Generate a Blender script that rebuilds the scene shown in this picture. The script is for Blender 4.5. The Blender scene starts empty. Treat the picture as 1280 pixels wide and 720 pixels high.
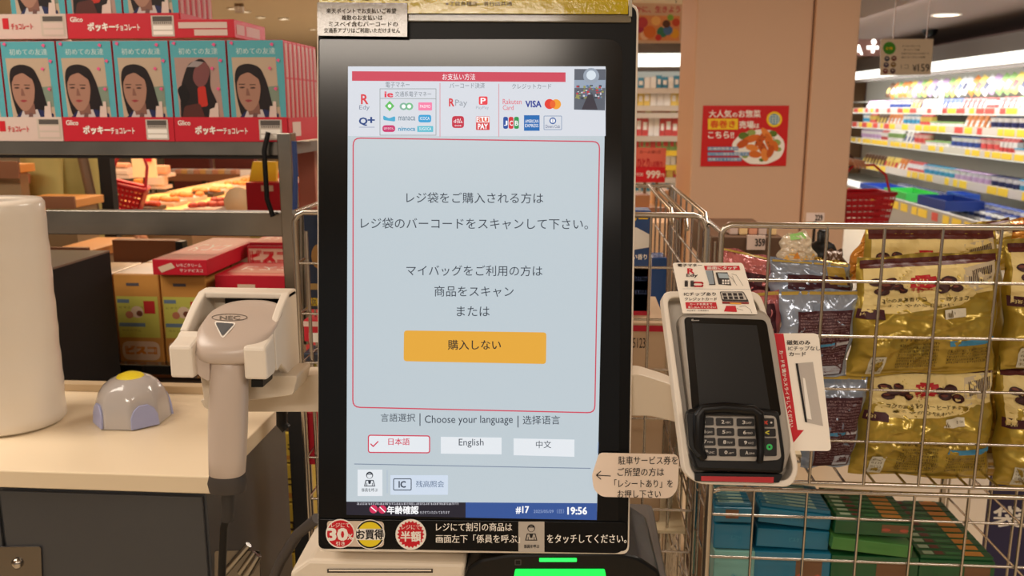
import bpy, math, random
from mathutils import Vector, Matrix, noise
from mathutils.bvhtree import BVHTree
random.seed(7)
C = bpy.context.scene.collection
SC = bpy.context.scene
# ------------------------------------------------------------------ camera
CAM = Vector((0, 0, 1.45)); F = 1100.0
PITCH, YAW = math.radians(11.5), math.radians(4.16)
cd = bpy.data.cameras.new('camera'); cam = bpy.data.objects.new('camera', cd); C.objects.link(cam)
cam.location = CAM; cam.rotation_euler = (math.pi/2-PITCH, 0, YAW)
cd.sensor_width = 36; cd.lens = F/1280*36; cd.clip_start = .05; cd.clip_end = 100
cd.dof.use_dof = True; cd.dof.focus_distance = .95; cd.dof.aperture_fstop = 11
SC.camera = cam
# ------------------------------------------------------------------ light
SC.view_settings.view_transform = 'Standard'; SC.view_settings.look = 'None'
SC.view_settings.exposure = 0.0; SC.view_settings.gamma = 1; SC.view_settings.use_curve_mapping = False
wd = bpy.data.worlds.new('world'); SC.world = wd; wd.use_nodes = True
wd.node_tree.nodes['Background'].inputs[0].default_value = (1.0, .9, .8, 1)
wd.node_tree.nodes['Background'].inputs[1].default_value = .30
def area(name, loc, rot, sx, sy, power, col):
    l = bpy.data.lights.new(name, 'AREA'); l.shape = 'RECTANGLE'; l.size = sx; l.size_y = sy
    l.energy = power; l.color = col
    o = bpy.data.objects.new(name, l); o.location = loc; o.rotation_euler = rot; C.objects.link(o); return o
WARM = (1, .88, .75)
area('ceiling_lamp', (-.6, -1.6, 2.47), (0, 0, 0), 1.4, .5, 52, WARM)
area('ceiling_lamp', (1.6, -.6, 2.47), (0, 0, 0), 1.0, .5, 22, WARM)
area('ceiling_lamp', (.45, -5.0, 2.47), (0, 0, 0), .7, .3, 11, (1, .9, .8))
area('ceiling_lamp', (-2.0, .9, 2.47), (0, 0, 0), 1.6, .8, 40, WARM)
area('ceiling_lamp', (.9, 2.2, 2.47), (0, 0, 0), .8, .8, 32, WARM)
area('deli_lamp', (-2.2, 4.6, 2.2), (0, 0, 0), 1.6, 1.6, 70, (1, .68, .4))
area('hall_lamp', (-2.5, 11, 2.44), (0, 0, 0), 5, 5, 170, WARM)
area('aisle_lamp_and_fill', (3.0, 9.0, 2.44), (0, 0, 0), 1.5, 6, 12, (1, .88, .76))
area('dairy_case_lamp', (4.5, 11.9, 1.925), (0, math.radians(-14), 0), .12, 7.4, 85, (1, .97, .92))
area('aisle_lamp_and_fill', (3.2, 11.5, 2.4), (0, math.radians(-45), 0), .5, 7, 75, (1, .95, .88))  # added fill, tilted at the case to brighten the product fronts
area('far_shelf_lamp', (.95, 7.2, 2.1), (math.radians(-50), 0, 0), 1.4, .2, 26, (1, .95, .88))
# ------------------------------------------------------------------ picking helpers
_R = cam.rotation_euler.to_matrix()
def ray(px, py): return _R @ Vector(((px-640)/F, (360-py)/F, -1))
def W(px, py, Y): d = ray(px, py); return CAM + d*(Y/d.y)
def WZ(px, py, Z): d = ray(px, py); return CAM + d*((Z-CAM.z)/d.z)
def WX(px, py, X): d = ray(px, py); return CAM + d*(X/d.x)
class Fr:
    def __init__(s, o, yaw=0, tilt=0, roll=0):
        s.o = Vector(o); y, t = math.radians(yaw), math.radians(tilt)
        rz = Matrix.Rotation(y, 3, 'Z')
        s.n = rz @ Vector((0, -math.cos(t), math.sin(t))); s.x = rz @ Vector((1, 0, 0)); s.y = s.n.cross(s.x)
        r = Matrix.Rotation(math.radians(roll), 3, s.n); s.x = r @ s.x; s.y = r @ s.y
    def at(s, x, y, h=0): return s.o + s.x*x + s.y*y + s.n*h
    def px(s, px, py, h=0):
        d = ray(px, py); o = s.o + s.n*h
        return CAM + d*((o-CAM).dot(s.n)/d.dot(s.n))
    def loc(s, p): q = p-s.o; return q.dot(s.x), q.dot(s.y), q.dot(s.n)
# ------------------------------------------------------------------ materials
def lin(c):
    return tuple(((v/255)/12.92 if v/255 <= .04045 else ((v/255+.055)/1.055)**2.4) for v in c)
MC = {}
def mat(name, col, rough=.5, metal=0, emit=0, coat=0, bump=0, scale=40, vary=0, trans=0, spec=None, alpha=1):
    if name in MC: return MC[name]
    m = bpy.data.materials.new(name); m.use_nodes = True; nt = m.node_tree; b = nt.nodes['Principled BSDF']
    c = (*lin(col), 1)
    b.inputs['Base Color'].default_value = c; b.inputs['Roughness'].default_value = rough
    b.inputs['Metallic'].default_value = metal; b.inputs['Coat Weight'].default_value = coat
    b.inputs['Coat Roughness'].default_value = .08
    if spec is not None: b.inputs['Specular IOR Level'].default_value = spec
    if trans: b.inputs['Transmission Weight'].default_value = trans
    if alpha < 1: b.inputs['Alpha'].default_value = alpha
    if emit:
        b.inputs['Emission Color'].default_value = c; b.inputs['Emission Strength'].default_value = emit
        b.inputs['Base Color'].default_value = (c[0]*.15, c[1]*.15, c[2]*.15, 1)
    if vary or bump:
        tc = nt.nodes.new('ShaderNodeTexCoord'); nz = nt.nodes.new('ShaderNodeTexNoise')
        nz.inputs['Scale'].default_value = scale; nz.inputs['Detail'].default_value = 5
        nt.links.new(tc.outputs['Object'], nz.inputs['Vector'])
        if vary:
            mx = nt.nodes.new('ShaderNodeMix'); mx.data_type = 'RGBA'
            mx.inputs[6].default_value = tuple(v*(1-vary) for v in c[:3])+(1,)
            mx.inputs[7].default_value = tuple(min(1, v*(1+vary)) for v in c[:3])+(1,)
            nt.links.new(nz.outputs['Fac'], mx.inputs[0]); nt.links.new(mx.outputs[2], b.inputs['Base Color'])
        if bump:
            bp = nt.nodes.new('ShaderNodeBump'); bp.inputs['Strength'].default_value = bump
            bp.inputs['Distance'].default_value = .002
            nt.links.new(nz.outputs['Fac'], bp.inputs['Height']); nt.links.new(bp.outputs['Normal'], b.inputs['Normal'])
    MC[name] = m; return m
def ink(col, emit=0): return mat('ink_%d_%d_%d_%s' % (*col, emit), col, .45, emit=emit, spec=.3)
def glow(col): return ink(col, .92)
# ------------------------------------------------------------------ mesh builder (world coordinates)
LOC = {}
class MB:
    def __init__(s): s.v = []; s.f = []; s.m = []; s.s = []; s.mats = []
    def mi(s, m):
        if m not in s.mats: s.mats.append(m)
        return s.mats.index(m)
    def add(s, v, f, m, smooth=False):
        o = len(s.v); k = s.mi(m); s.v += [Vector(p) for p in v]
        for q in f: s.f.append(tuple(o+i for i in q)); s.m.append(k); s.s.append(smooth)
        return s
    def box(s, a, b, m):
        x0, y0, z0 = [min(a[i], b[i]) for i in range(3)]; x1, y1, z1 = [max(a[i], b[i]) for i in range(3)]
        v = [(x0,y0,z0),(x1,y0,z0),(x1,y1,z0),(x0,y1,z0),(x0,y0,z1),(x1,y0,z1),(x1,y1,z1),(x0,y1,z1)]
        return s.add(v, [(0,3,2,1),(4,5,6,7),(0,1,5,4),(1,2,6,5),(2,3,7,6),(3,0,4,7)], m)
    def prism(s, A, B, m, smooth=False, mcap=None):
        n = len(A); o = len(s.v)
        s.add(list(A)+list(B), [(i, (i+1) % n, n+(i+1) % n, n+i) for i in range(n)], m, smooth)
        k = s.mi(mcap or m)
        s.f.append(tuple(o+i for i in reversed(range(n)))); s.m.append(k); s.s.append(False)
        s.f.append(tuple(o+n+i for i in range(n))); s.m.append(k); s.s.append(False)
        return s
    def loft(s, rings, m, caps=True, smooth=True):
        n = len(rings[0]); v = [p for r in rings for p in r]; f = []
        for j in range(len(rings)-1):
            for i in range(n):
                f.append((j*n+i, j*n+(i+1) % n, (j+1)*n+(i+1) % n, (j+1)*n+i))
        s.add(v, f, m, smooth)
        if caps:
            s.add(rings[0], [tuple(reversed(range(n)))], m); s.add(rings[-1], [tuple(range(n))], m)
        return s
    def tube(s, pts, r, m, n=8, closed=False):
        pts = [Vector(p) for p in pts]; rings = []; up = None; L = len(pts)
        for i, p in enumerate(pts):
            if closed: t = (pts[(i+1) % L]-pts[i-1])
            else: t = pts[min(i+1, L-1)]-pts[max(i-1, 0)]
            t.normalize()
            if up is None: up = t.orthogonal()
            up = (up-t*up.dot(t)).normalized(); w = t.cross(up)
            rr = r[i] if isinstance(r, (list, tuple)) else r
            rings.append([p+(up*math.cos(a)+w*math.sin(a))*rr for a in [2*math.pi*k/n for k in range(n)]])
        if closed: rings.append(rings[0])
        return s.loft(rings, m, caps=not closed)
    def lathe(s, c, prof, m, n=24, ax=None):
        c = Vector(c); rings = []
        if ax is None: X, Y, Z = Vector((1,0,0)), Vector((0,1,0)), Vector((0,0,1))
        else: Z = Vector(ax).normalized(); X = Z.orthogonal().normalized(); Y = Z.cross(X)
        for r, z in prof:
            rings.append([c+X*(math.cos(a)*r)+Y*(math.sin(a)*r)+Z*z for a in [2*math.pi*k/n for k in range(n)]])
        return s.loft(rings, m)
    def grid(s, fn, nu, nv, m, smooth=True):
        v = [fn(i/nu, j/nv) for j in range(nv+1) for i in range(nu+1)]
        f = [(j*(nu+1)+i, j*(nu+1)+i+1, (j+1)*(nu+1)+i+1, (j+1)*(nu+1)+i) for j in range(nv) for i in range(nu)]
        return s.add(v, f, m, smooth)
    def build(s, name, parent=None, bevel=0, label=None, cat=None, group=None, kind=None, loc=None, seg=2, weld=False):
        if parent is not None: base = LOC.get(parent.name, Vector((0,0,0)))
        elif loc is not None: base = Vector(loc)
        else:
            xs = [p.x for p in s.v]; ys = [p.y for p in s.v]; zs = [p.z for p in s.v]
            base = Vector(((min(xs)+max(xs))/2, (min(ys)+max(ys))/2, min(zs)))
        me = bpy.data.meshes.new(name); me.from_pydata([tuple(p-base) for p in s.v], [], s.f)
        for m in s.mats: me.materials.append(m)
        me.polygons.foreach_set('material_index', s.m); me.polygons.foreach_set('use_smooth', s.s); me.update()
        o = bpy.data.objects.new(name, me); C.objects.link(o)
        if parent is not None: o.parent = parent
        else: o.location = base
        LOC[o.name] = base
        if weld:
            w = o.modifiers.new('weld', 'WELD'); w.merge_threshold = 1e-5
        if bevel:
            b = o.modifiers.new('bevel', 'BEVEL'); b.width = bevel; b.segments = seg; b.limit_method = 'ANGLE'
            b.angle_limit = math.radians(35)
        return tag(o, label, cat, group, kind)
def tag(o, label=None, cat=None, group=None, kind=None):
    if label: o['label'] = label
    if cat: o['category'] = cat
    if group: o['group'] = group
    if kind: o['kind'] = kind
    return o
def thing(name, label, cat, loc, group=None):
    o = bpy.data.objects.new(name, None); o.empty_display_size = .05; C.objects.link(o); o.location = loc
    LOC[o.name] = Vector(loc); return tag(o, label, cat, group)
def dup(root, loc, rotz=0, label=None, group=None, scale=None, rot=None):
    r = root.copy(); C.objects.link(r); r.location = loc
    r.rotation_euler = rot if rot else (0, 0, rotz)
    if scale: r.scale = scale
    if label: r['label'] = label
    if group: r['group'] = group
    for ch in list(root.children):
        c = ch.copy(); C.objects.link(c); c.parent = r
        for g in ch.children: d = g.copy(); C.objects.link(d); d.parent = c
    return r
def rnd(pts, r, n=4):
    """round the corners of a 2-D polygon"""
    out = []; L = len(pts)
    for i in range(L):
        p = Vector(pts[i][:2]); a = Vector(pts[i-1][:2]); b = Vector(pts[(i+1) % L][:2])
        rr = r[i] if isinstance(r, (list, tuple)) else r
        if rr <= 0: out.append((p.x, p.y)); continue
        da, db = (a-p), (b-p); k = min(rr, da.length*.5, db.length*.5)
        A = p+da.normalized()*k; B = p+db.normalized()*k
        for j in range(n+1):
            t = j/n; q = A*(1-t)**2+p*2*t*(1-t)+B*t*t; out.append((q.x, q.y))
    return out
def rect4(x0, y0, x1, y1): return [(x0, y1), (x1, y1), (x1, y0), (x0, y0)]      # pixel frame, y down
def plate(M, fr, pts, h0, h1, m, mcap=None, smooth=False):
    """pts: pixel outline of the front face at height h1, extruded back to h0 along the normal"""
    B = [fr.px(x, y, h1) for x, y in pts]; A = [p-fr.n*(h1-h0) for p in B]
    return M.prism(A, B, m, smooth, mcap)
# ------------------------------------------------------------------ text
TX = {}
def glyphs(body, bold=0, res=2):
    k = (body, bold, res)
    if k not in TX:
        c = bpy.data.curves.new('t', 'FONT'); c.body = body; c.size = 1; c.resolution_u = res; c.offset = bold
        o = bpy.data.objects.new('t', c); C.objects.link(o)
        dg = bpy.context.evaluated_depsgraph_get(); me = bpy.data.meshes.new_from_object(o.evaluated_get(dg))
        v = [(p.co.x, p.co.y) for p in me.vertices]; f = [tuple(p.vertices) for p in me.polygons]
        bpy.data.objects.remove(o); bpy.data.curves.remove(c); bpy.data.meshes.remove(me)
        TX[k] = (v, f)
    return TX[k]
class Pr:
    """flat print laid on a surface; mp maps 2-D print coordinates (y down) and a height to a world point"""
    def __init__(s, mp, slope=0): s.M = MB(); s.mp = mp; s.sl = slope
    def P(s, x, y, h): return s.mp(x, y+s.sl*x, h)
    def poly(s, pts, m, h=.0004):
        s.M.add([s.P(x, y, h) for x, y in pts], [tuple(range(len(pts)))], m); return s
    def fan(s, c, pts, m, h=.0004):
        n = len(pts); s.M.add([s.P(*c, h)]+[s.P(x, y, h) for x, y in pts], [(0, i+1, (i+1) % n+1) for i in range(n)], m); return s
    def quad(s, q, m, h=.0004, nu=1, nv=1):
        """q corners tl,tr,br,bl, subdivided"""
        def fn(u, v):
            x = (q[0][0]*(1-u)+q[1][0]*u)*(1-v)+(q[3][0]*(1-u)+q[2][0]*u)*v
            y = (q[0][1]*(1-u)+q[1][1]*u)*(1-v)+(q[3][1]*(1-u)+q[2][1]*u)*v
            return s.P(x, y, h)
        s.M.grid(fn, nu, nv, m, False); return s
    def rect(s, x0, y0, x1, y1, m, h=.0004, r=0, nu=1, nv=1):
        if r: return s.poly(rnd(rect4(x0, y0, x1, y1), r), m, h)
        return s.quad([(x0, y0), (x1, y0), (x1, y1), (x0, y1)], m, h, nu, nv)
    def line(s, pts, w, m, h=.0005, closed=False):
        L = len(pts); n = L if closed else L-1
        for i in range(n):
            a = Vector(pts[i]); b = Vector(pts[(i+1) % L]); d = (b-a)
            if d.length < 1e-6: continue
            d.normalize(); e = Vector((-d.y, d.x))*w/2; a = a-d*w*.3; b = b+d*w*.3
            s.poly([tuple(a+e), tuple(b+e), tuple(b-e), tuple(a-e)], m, h)
        return s
    def frame(s, x0, y0, x1, y1, w, m, h=.0005, r=0):
        return s.line(rnd(rect4(x0, y0, x1, y1), r) if r else rect4(x0, y0, x1, y1), w, m, h, True)
    def disc(s, x, y, r, m, h=.0004, n=20, ry=None, a0=0):
        return s.poly([(x+r*math.cos(a0+2*math.pi*k/n), y+(ry or r)*math.sin(a0+2*math.pi*k/n)) for k in range(n)], m, h)
    def star(s, x, y, r0, r1, k, m, h=.0004):
        pts = [(x+(r0 if i % 2 else r1)*math.cos(math.pi*i/k), y+(r0 if i % 2 else r1)*math.sin(math.pi*i/k)) for i in range(2*k)]
        return s.fan((x, y), pts, m, h)
    def text(s, body, x0, x1, yc, m, size=None, bold=0, h=.0007, ang=0, res=2):
        v, f = glyphs(body, 0, res)
        if not v: return s
        a0, a1 = min(p[0] for p in v), max(p[0] for p in v); b0, b1 = min(p[1] for p in v), max(p[1] for p in v)
        kx = (x1-x0)/max(a1-a0, 1e-6); ky = size/max(b1-b0, 1e-6) if size else kx
        cx, cy = (x0+x1)/2, yc; ca, sa = math.cos(ang), math.sin(ang)
        for q, (ox, oy) in enumerate([(0, 0)] if bold < .008 else [(-1, 0), (1, 0)] if bold < .02 else [(-1, -.7), (1, -.7), (-1, .7), (1, .7)]):
            V = []
            for p in v:
                u = (p[0]-(a0+a1)/2+ox*bold)*kx; w = -(p[1]-(b0+b1)/2+oy*bold)*ky
                V.append(s.P(cx+u*ca-w*sa, cy+u*sa+w*ca, h+q*.00002))
            s.M.add(V, f, m)
        return s
    def squiggle(s, x0, x1, yc, size, m, h=.0005, gap=.3, seed=1):
        """a row of little strokes: small print too fine to read"""
        rr = random.Random(seed); x = x0
        while x < x1-size*.3:
            w = size*rr.uniform(.35, .8); k = rr.randint(0, 2)
            if k != 1: s.rect(x, yc-size*.5, x+w, yc-size*.3, m, h)
            if k != 2: s.rect(x+w*.1, yc+size*.25, x+w, yc+size*.45, m, h)
            s.rect(x+w*rr.uniform(.1, .6), yc-size*.5, x+w*.75, yc+size*.5, m, h)
            x += w+size*gap*.6
        return s
    def build(s, name, parent, **k): return s.M.build(name, parent, **k)
def bvh(objs):
    V = []; P = []
    for o in objs:
        b = LOC[o.name]; n = len(V); V += [v.co+b for v in o.data.vertices]; P += [tuple(n+i for i in p.vertices) for p in o.data.polygons]
    return BVHTree.FromPolygons(V, P)
def on_surface(tree, back=None):
    """mapper: the place where the sight line of a pixel meets a built surface"""
    def mp(x, y, h):
        d = ray(x, y).normalized(); hit, n, _, _ = tree.ray_cast(CAM, d)
        if hit is None: return W(x, y, back)
        return hit + n*(h if n.dot(d) < 0 else -h)
    return mp
# ------------------------------------------------------------------ shared materials
white = mat('warm_white_plastic', (234, 224, 210), .42, bump=.05, scale=400)
white2 = mat('ivory_plastic', (214, 200, 180), .4, bump=.05, scale=300)
scanw = mat('scanner_grey_plastic', (196, 180, 168), .3)
black = mat('black_plastic', (11, 10, 11), .4, spec=.3)
gloss = mat('black_glass', (7, 7, 8), .16, spec=.4)
chrome = mat('chromed_wire', (190, 182, 172), .22, metal=1)
steel = mat('brushed_steel', (158, 152, 142), .24, metal=1, vary=.4, scale=9, bump=.1)  # blotches in the colour imitate uneven reflections on the rails
dark = mat('dark_metal', (48, 44, 42), .35, metal=.6)
# ================================================================== SETTING
floorm = mat('cream_floor_tile', (205, 188, 160), .35, vary=.05, scale=3)
ceilm = mat('cream_ceiling', (214, 196, 170), .8, vary=.03, scale=2)
M = MB(); M.box((-9, -8, -.05), (9, 19, 0), floorm); M.build('floor', kind='structure')
M = MB(); M.box((-9, -8, 2.5), (9, 19, 2.55), ceilm); M.build('ceiling', kind='structure')
M = MB(); M.box((1.9, 3, 2.485), (5.85, 18.9, 2.4995), mat('shade_tone_ceiling', (128, 110, 102), .7)); M.build('ceiling', kind='structure')  # darker colour stands in for the dim light over this aisle
M = MB(); M.box((-9, 18.9, 0), (9, 19, 2.5), mat('back_wall_paint', (206, 176, 140), .8)); M.build('wall_back', kind='structure')
M = MB(); M.box((-9.1, -8, 0), (-9, 19, 2.5), mat('side_wall_paint', (200, 176, 146), .8)); M.build('wall_left', kind='structure')
M = MB(); M.box((5.85, 7, 0), (5.95, 19, 2.5), mat('right_wall_paint', (150, 120, 112), .8)); M.build('wall_right', kind='structure')
# ceiling spot lamps, left
lampw = mat('lamp_glow', (255, 240, 215), emit=6)
def downlight(p, r, i, lab, grp=None):
    t = thing('ceiling_downlight', lab, 'ceiling light', p, grp)
    M = MB(); M.lathe(p, [(r*1.15, .0), (r*1.15, -.012), (r, -.014), (r, 0)], mat('lamp_trim', (230, 220, 205), .4), 20); M.build('trim_ring', t)
    M = MB(); M.lathe(p, [(.0001, -.004), (r, -.004), (r, -.001), (.0001, -.001)], lampw, 20); M.build('lens', t)
names = ['leftmost of the five small round spots in the cream ceiling', 'second from the left of the five small ceiling spots',
         'middle one of the five small ceiling spots', 'fourth from the left of the five ceiling spots, the largest glow', 'rightmost small ceiling spot, next to the screen edge']
for i, (x, y) in enumerate([(290, 10), (307, 14), (326, 21), (355, 23), (391, 36)]):
    downlight(WZ(x, y, 2.498), .05 if i != 3 else .06, i, names[i])
downlight(WZ(1183, 18, 2.484), .14, 9, 'large round white downlight in the dim ceiling over the dairy aisle')
p = WZ(1163, 37, 2.485)
M = MB(); M.lathe(p, [(.1, 0), (.098, -.03), (.07, -.07), (.03, -.09), (.0001, -.093)], black, 20)
M.build('dome_camera', label='small black dome camera hanging under the dim ceiling at right', cat='camera')
M = MB(); a = WZ(266, 0, 2.44); b = WZ(303, 8, 2.44)
M.box((a.x, b.y, 2.38), (b.x, b.y+.04, 2.47), mat('brown_frame', (120, 96, 70), .5)); M.box((a.x+.04, b.y-.004, 2.41), (b.x-.04, b.y, 2.47), mat('frame_inner', (200, 176, 140), .6))
M.build('ceiling_frame', label='brown framed panel mounted under the ceiling above the red boxes', cat='ceiling panel')
# ------------------------------------------------------------------ column
colm = mat('pink_beige_paint', (208, 172, 144), .65, vary=.02, scale=5)
Yc = 4.3
xa, xb, xc = W(866, 140, Yc).x, W(1009, 140, Yc).x, W(1064, 140, Yc).x
t = thing('column', 'square pinkish beige pillar with a red poster, behind the wire baskets', 'pillar', ((xa+xb)/2, Yc+.3, 0))
M = MB(); M.box((xa, Yc, 0), (xb, Yc+.62, 2.5), colm); M.build('main_shaft', t, bevel=.008)
M = MB(); M.box((xb+.004, Yc-.03, 0), (xc, Yc+.55, 2.5), colm); M.build('side_shaft', t, bevel=.006)
# poster on the column
P0 = W(930, 170, Yc-.004); fp = Fr(P0)
t = thing('wall_poster', 'red poster with a plate of fried spring rolls stuck on the beige pillar', 'poster', P0)
red = ink((205, 28, 30)); wht = ink((245, 240, 232)); yel = ink((245, 205, 40)); blk = ink((30, 26, 26))
M = MB(); plate(M, fp, [(879, 132), (986.5, 132), (982.5, 207.5), (875.5, 208)], 0, .001, red); M.build('sheet', t)
q = lambda x, y: (870+x*130/936, 120+y*100/720)
r = Pr(lambda x, y, h: fp.px(*q(x, y), h+.0012))
r.text('大人気', 118, 318, 160, wht, 66, .02); r.text('の', 328, 372, 170, wht, 40, .02); r.text('お惣菜', 384, 580, 160, wht, 66, .02)
r.rect(108, 204, 378, 302, yel); r.text('春巻き', 130, 352, 253, ink((220, 70, 20)), 66, .03)
r.text('売場', 390, 520, 258, wht, 66, .03); r.text('は', 525, 570, 268, wht, 40, .02)
r.text('こちら!!', 110, 340, 350, wht, 60, .03)
r.poly(rnd([(318, 430), (400, 340), (560, 298), (700, 310), (795, 400), (798, 480), (760, 560), (640, 615), (480, 612), (420, 570), (340, 500)], 40), wht, .0008)
gr = ink((96, 120, 40)); gr2 = ink((150, 170, 90))
for a in [(430, 360, 50), (500, 330, 40), (690, 340, 42), (720, 420, 45), (740, 480, 30), (440, 540, 30), (590, 575, 24)]:
    r.disc(a[0], a[1], a[2], gr if a[0] % 20 else gr2, .0010, 9, a[2]*.7)
cs = [ink((214, 110, 36)), ink((196, 88, 26)), ink((230, 138, 60))]
for i, (x, y, w, hh, an) in enumerate([(500, 385, 85, 32, -.3), (420, 430, 60, 34, -.5), (505, 465, 60, 30, .2), (530, 525, 60, 32, .1), (590, 380, 90, 30, -.9), (640, 350, 80, 30, .9), (660, 420, 90, 34, 1.2), (600, 470, 90, 34, 1.1), (620, 530, 60, 36, 1.4), (710, 450, 50, 30, 1.2), (670, 500, 60, 30, -1.2)]):
    ca, sa = math.cos(an), math.sin(an)
    r.poly([(x+w*math.cos(k)*ca-hh*math.sin(k)*sa, y+w*math.cos(k)*sa+hh*math.sin(k)*ca) for k in [j*math.pi/7 for j in range(14)]], cs[i % 3], .0012+i*.0001)
for i, (x, y) in enumerate([(575, 400), (650, 420), (600, 440), (660, 445), (540, 420), (700, 380), (620, 370), (590, 465)]): r.disc(x, y, 7, ink((110, 50, 20)), .0026, 6)
bl = ink((88, 140, 190))
for y, x1, s in [(474, 380, '皮揚巻惣菜本日'), (522, 478, 'いつもの揚巻も惣菜でお'), (570, 410, '売場でどうぞお取り')]:
    r.rect(105, y-16, x1, y+16, bl, .0028); r.text(s, 112, x1-8, y, wht, 24, .01, .0031)
r.disc(705, 210, 70, yel, .0006); r.disc(705, 210, 50, ink((90, 150, 170)), .0009, 16)
for a in range(4): r.line([(665+a*26, 175), (665+a*26, 245)], 4, wht, .0011); r.line([(662, 177+a*22), (748, 177+a*22)], 4, wht, .0011)
r.build('poster_print', t)
# ================================================================== KIOSK
K = Fr(W(592, 365, .93), yaw=2, tilt=8)
kb = K.o.copy(); kb.z = 0
kiosk = thing('self_checkout_kiosk', 'white and black self checkout with a large upright lit touch screen', 'self checkout', kb)
M = MB(); plate(M, K, rnd([(395.5, 4), (799, 4), (786.5, 694), (397, 690)], [10, 14, 10, 10]), -.055, 0, white); M.build('monitor_housing', kiosk, bevel=.003)
M = MB(); plate(M, K, rnd([(398, 7), (796, 7), (784.5, 689), (398, 686)], [10, 13, 8, 8]), -.002, .0012, mat('bezel_plastic', (5, 5, 6), .4, spec=.2)); M.build('bezel', kiosk)
M = MB(); plate(M, K, rnd([(399.5, 49), (778, 49), (773, 651), (399, 647)], [2, 20, 2, 2]), .0012, .0018, gloss); M.build('cover_glass', kiosk)
scr = mat('lcd_light', (194, 208, 217), .25, emit=.86)
M = MB(); plate(M, K, [(435, 83), (757.5, 86), (746, 650), (433, 643.5)], .0018, .0021, scr); lcd = M.build('display', kiosk)
sp = lambda x, y, h: K.px(x, y, .0021+h)
r = Pr(sp)
g = glow
rd, gy, dk = g((205, 72, 92)), g((120, 128, 138)), g((52, 60, 72))
lt, wh = g((226, 233, 240)), g((250, 252, 255))
r.rect(435, 83, 757, 170, g((214, 220, 230)), .0001)
r.quad([(440, 89), (707, 90.5), (707, 102.5), (440, 101)], rd); r.text('お支払い方法', 553, 594, 96, wh, 8)
r.text('電子マネー', 482, 512, 106, gy, 7); r.text('バーコード決済', 562, 606, 107, gy, 7); r.text('クレジットカード', 640, 689, 108, gy, 6.5)
r.line([(550, 104), (550, 171)], .9, g((214, 150, 160))); r.line([(623.5, 105), (623.5, 171)], .9, g((214, 150, 160)))
r.frame(475, 111, 545, 169, .8, g((150, 158, 160))); r.line([(475, 123), (545, 123.5)], .7, g((150, 158, 160)))
r.text('R', 451.5, 460, 124, g((218, 60, 70)), 12, .02); r.text('Edy', 449, 462, 135, g((130, 140, 160)), 7)
r.text('Q', 449, 459, 152, g((30, 66, 130)), 10, .03); r.text('+', 460, 468, 150, g((30, 66, 130)), 7, .03); r.line([(449, 159), (468, 159)], .6, g((120, 130, 170)))
r.text('ie', 481, 491, 118, g((225, 60, 80)), 7, .03); r.text('交通系電子マネー', 494, 539, 117.5, gy, 6.5)
r.poly([(487, 126), (493, 132.5), (487, 139), (481, 132.5)], g((96, 190, 96))); r.disc(487, 132.5, 2.3, wh, .0008, 10)
r.disc(504.5, 133, 5, g((130, 180, 160)), ry=4.6); r.disc(511.5, 133, 5, g((120, 190, 140)), ry=4.6); r.disc(504.5, 133, 2.5, wh, .0007); r.disc(511.5, 133, 2.5, wh, .0007)
r.rect(523, 128, 540, 138, g((244, 128, 170)), r=1); r.text('PASMO', 525, 538, 133, wh, 4)
r.poly(rnd([(479, 144), (486, 148), (494, 145), (494, 152), (479, 150)], 2), g((70, 170, 210))); r.text('manaca', 498, 519, 148, g((80, 110, 130)), 5)
r.rect(523, 143.5, 539, 153, g((50, 160, 215)), r=3); r.text('ICOCA', 525, 537, 148, wh, 4)
r.rect(478, 156.5, 494, 165, g((200, 50, 110)), r=4); r.text('はやかけん', 480, 492, 160.5, wh, 3)
r.text('nimoca', 498, 519, 161, g((60, 150, 190)), 5, .02); r.rect(521.5, 157.5, 541.5, 165, g((96, 190, 210)), r=1); r.text('SUGOCA', 524, 539, 161, wh, 3.6)
r.text('R', 561.5, 567.5, 128, g((215, 60, 70)), 9.5, .03); r.text('Pay', 569, 584, 129.5, g((150, 158, 168)), 10)
r.rect(598.5, 120.5, 609.5, 131, g((232, 70, 80)), r=2); r.text('P', 601, 607, 126, wh, 7, .02); r.text('PayPay', 595, 611, 135, g((170, 178, 190)), 5)
r.rect(565, 145, 580, 160, g((196, 48, 72)), r=4); r.text('d払', 567, 578, 151, wh, 6); r.text('***', 568, 577, 157, wh, 2)
r.rect(595, 145.5, 612, 162.5, g((212, 60, 66)), r=1); r.rect(595.5, 146, 611.5, 153, wh, .0006); r.text('au', 597, 610, 149.5, g((225, 90, 60)), 5, .02); r.text('PAY', 597.5, 609.5, 158, wh, 6.5, .03)
r.text('Rakuten', 628.5, 652, 127, g((222, 90, 105)), 6.5); r.text('Card', 628.5, 642, 134.5, g((222, 90, 105)), 6)
r.text('VISA', 657, 676.5, 130, g((38, 60, 150)), 8, .03)
r.disc(687, 130, 6.3, g((226, 60, 50)), .0005, 20, 6.3); r.disc(695, 130.3, 6.3, g((240, 160, 50)), .0006, 20, 6.3); r.disc(690.8, 130.2, 3.6, g((232, 100, 45)), .0008, 14, 5)
for i, (cc, L) in enumerate([((36, 80, 160), 'J'), ((210, 50, 60), 'C'), ((40, 150, 80), 'B')]):
    r.rect(629+i*6.8, 146, 635+i*6.8, 161, g(cc), r=2.4); r.text(L, 630.3+i*6.8, 634+i*6.8, 154, wh, 6, .02)
r.rect(655, 144, 674.5, 163.5, g((28, 106, 180))); r.text('AMERICAN', 656.5, 673, 151.5, wh, 4); r.text('EXPRESS', 656.5, 673, 157, wh, 4)
r.frame(680, 145, 702, 162, .8, g((130, 150, 180)), r=1); r.disc(691, 151, 4.2, g((40, 90, 160))); r.disc(691, 151, 2.8, wh, .0006); r.line([(691, 148), (691, 154)], .8, g((40, 90, 160)), .0008); r.text('Diners Club', 682, 700, 158, g((50, 70, 120)), 4)
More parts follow.
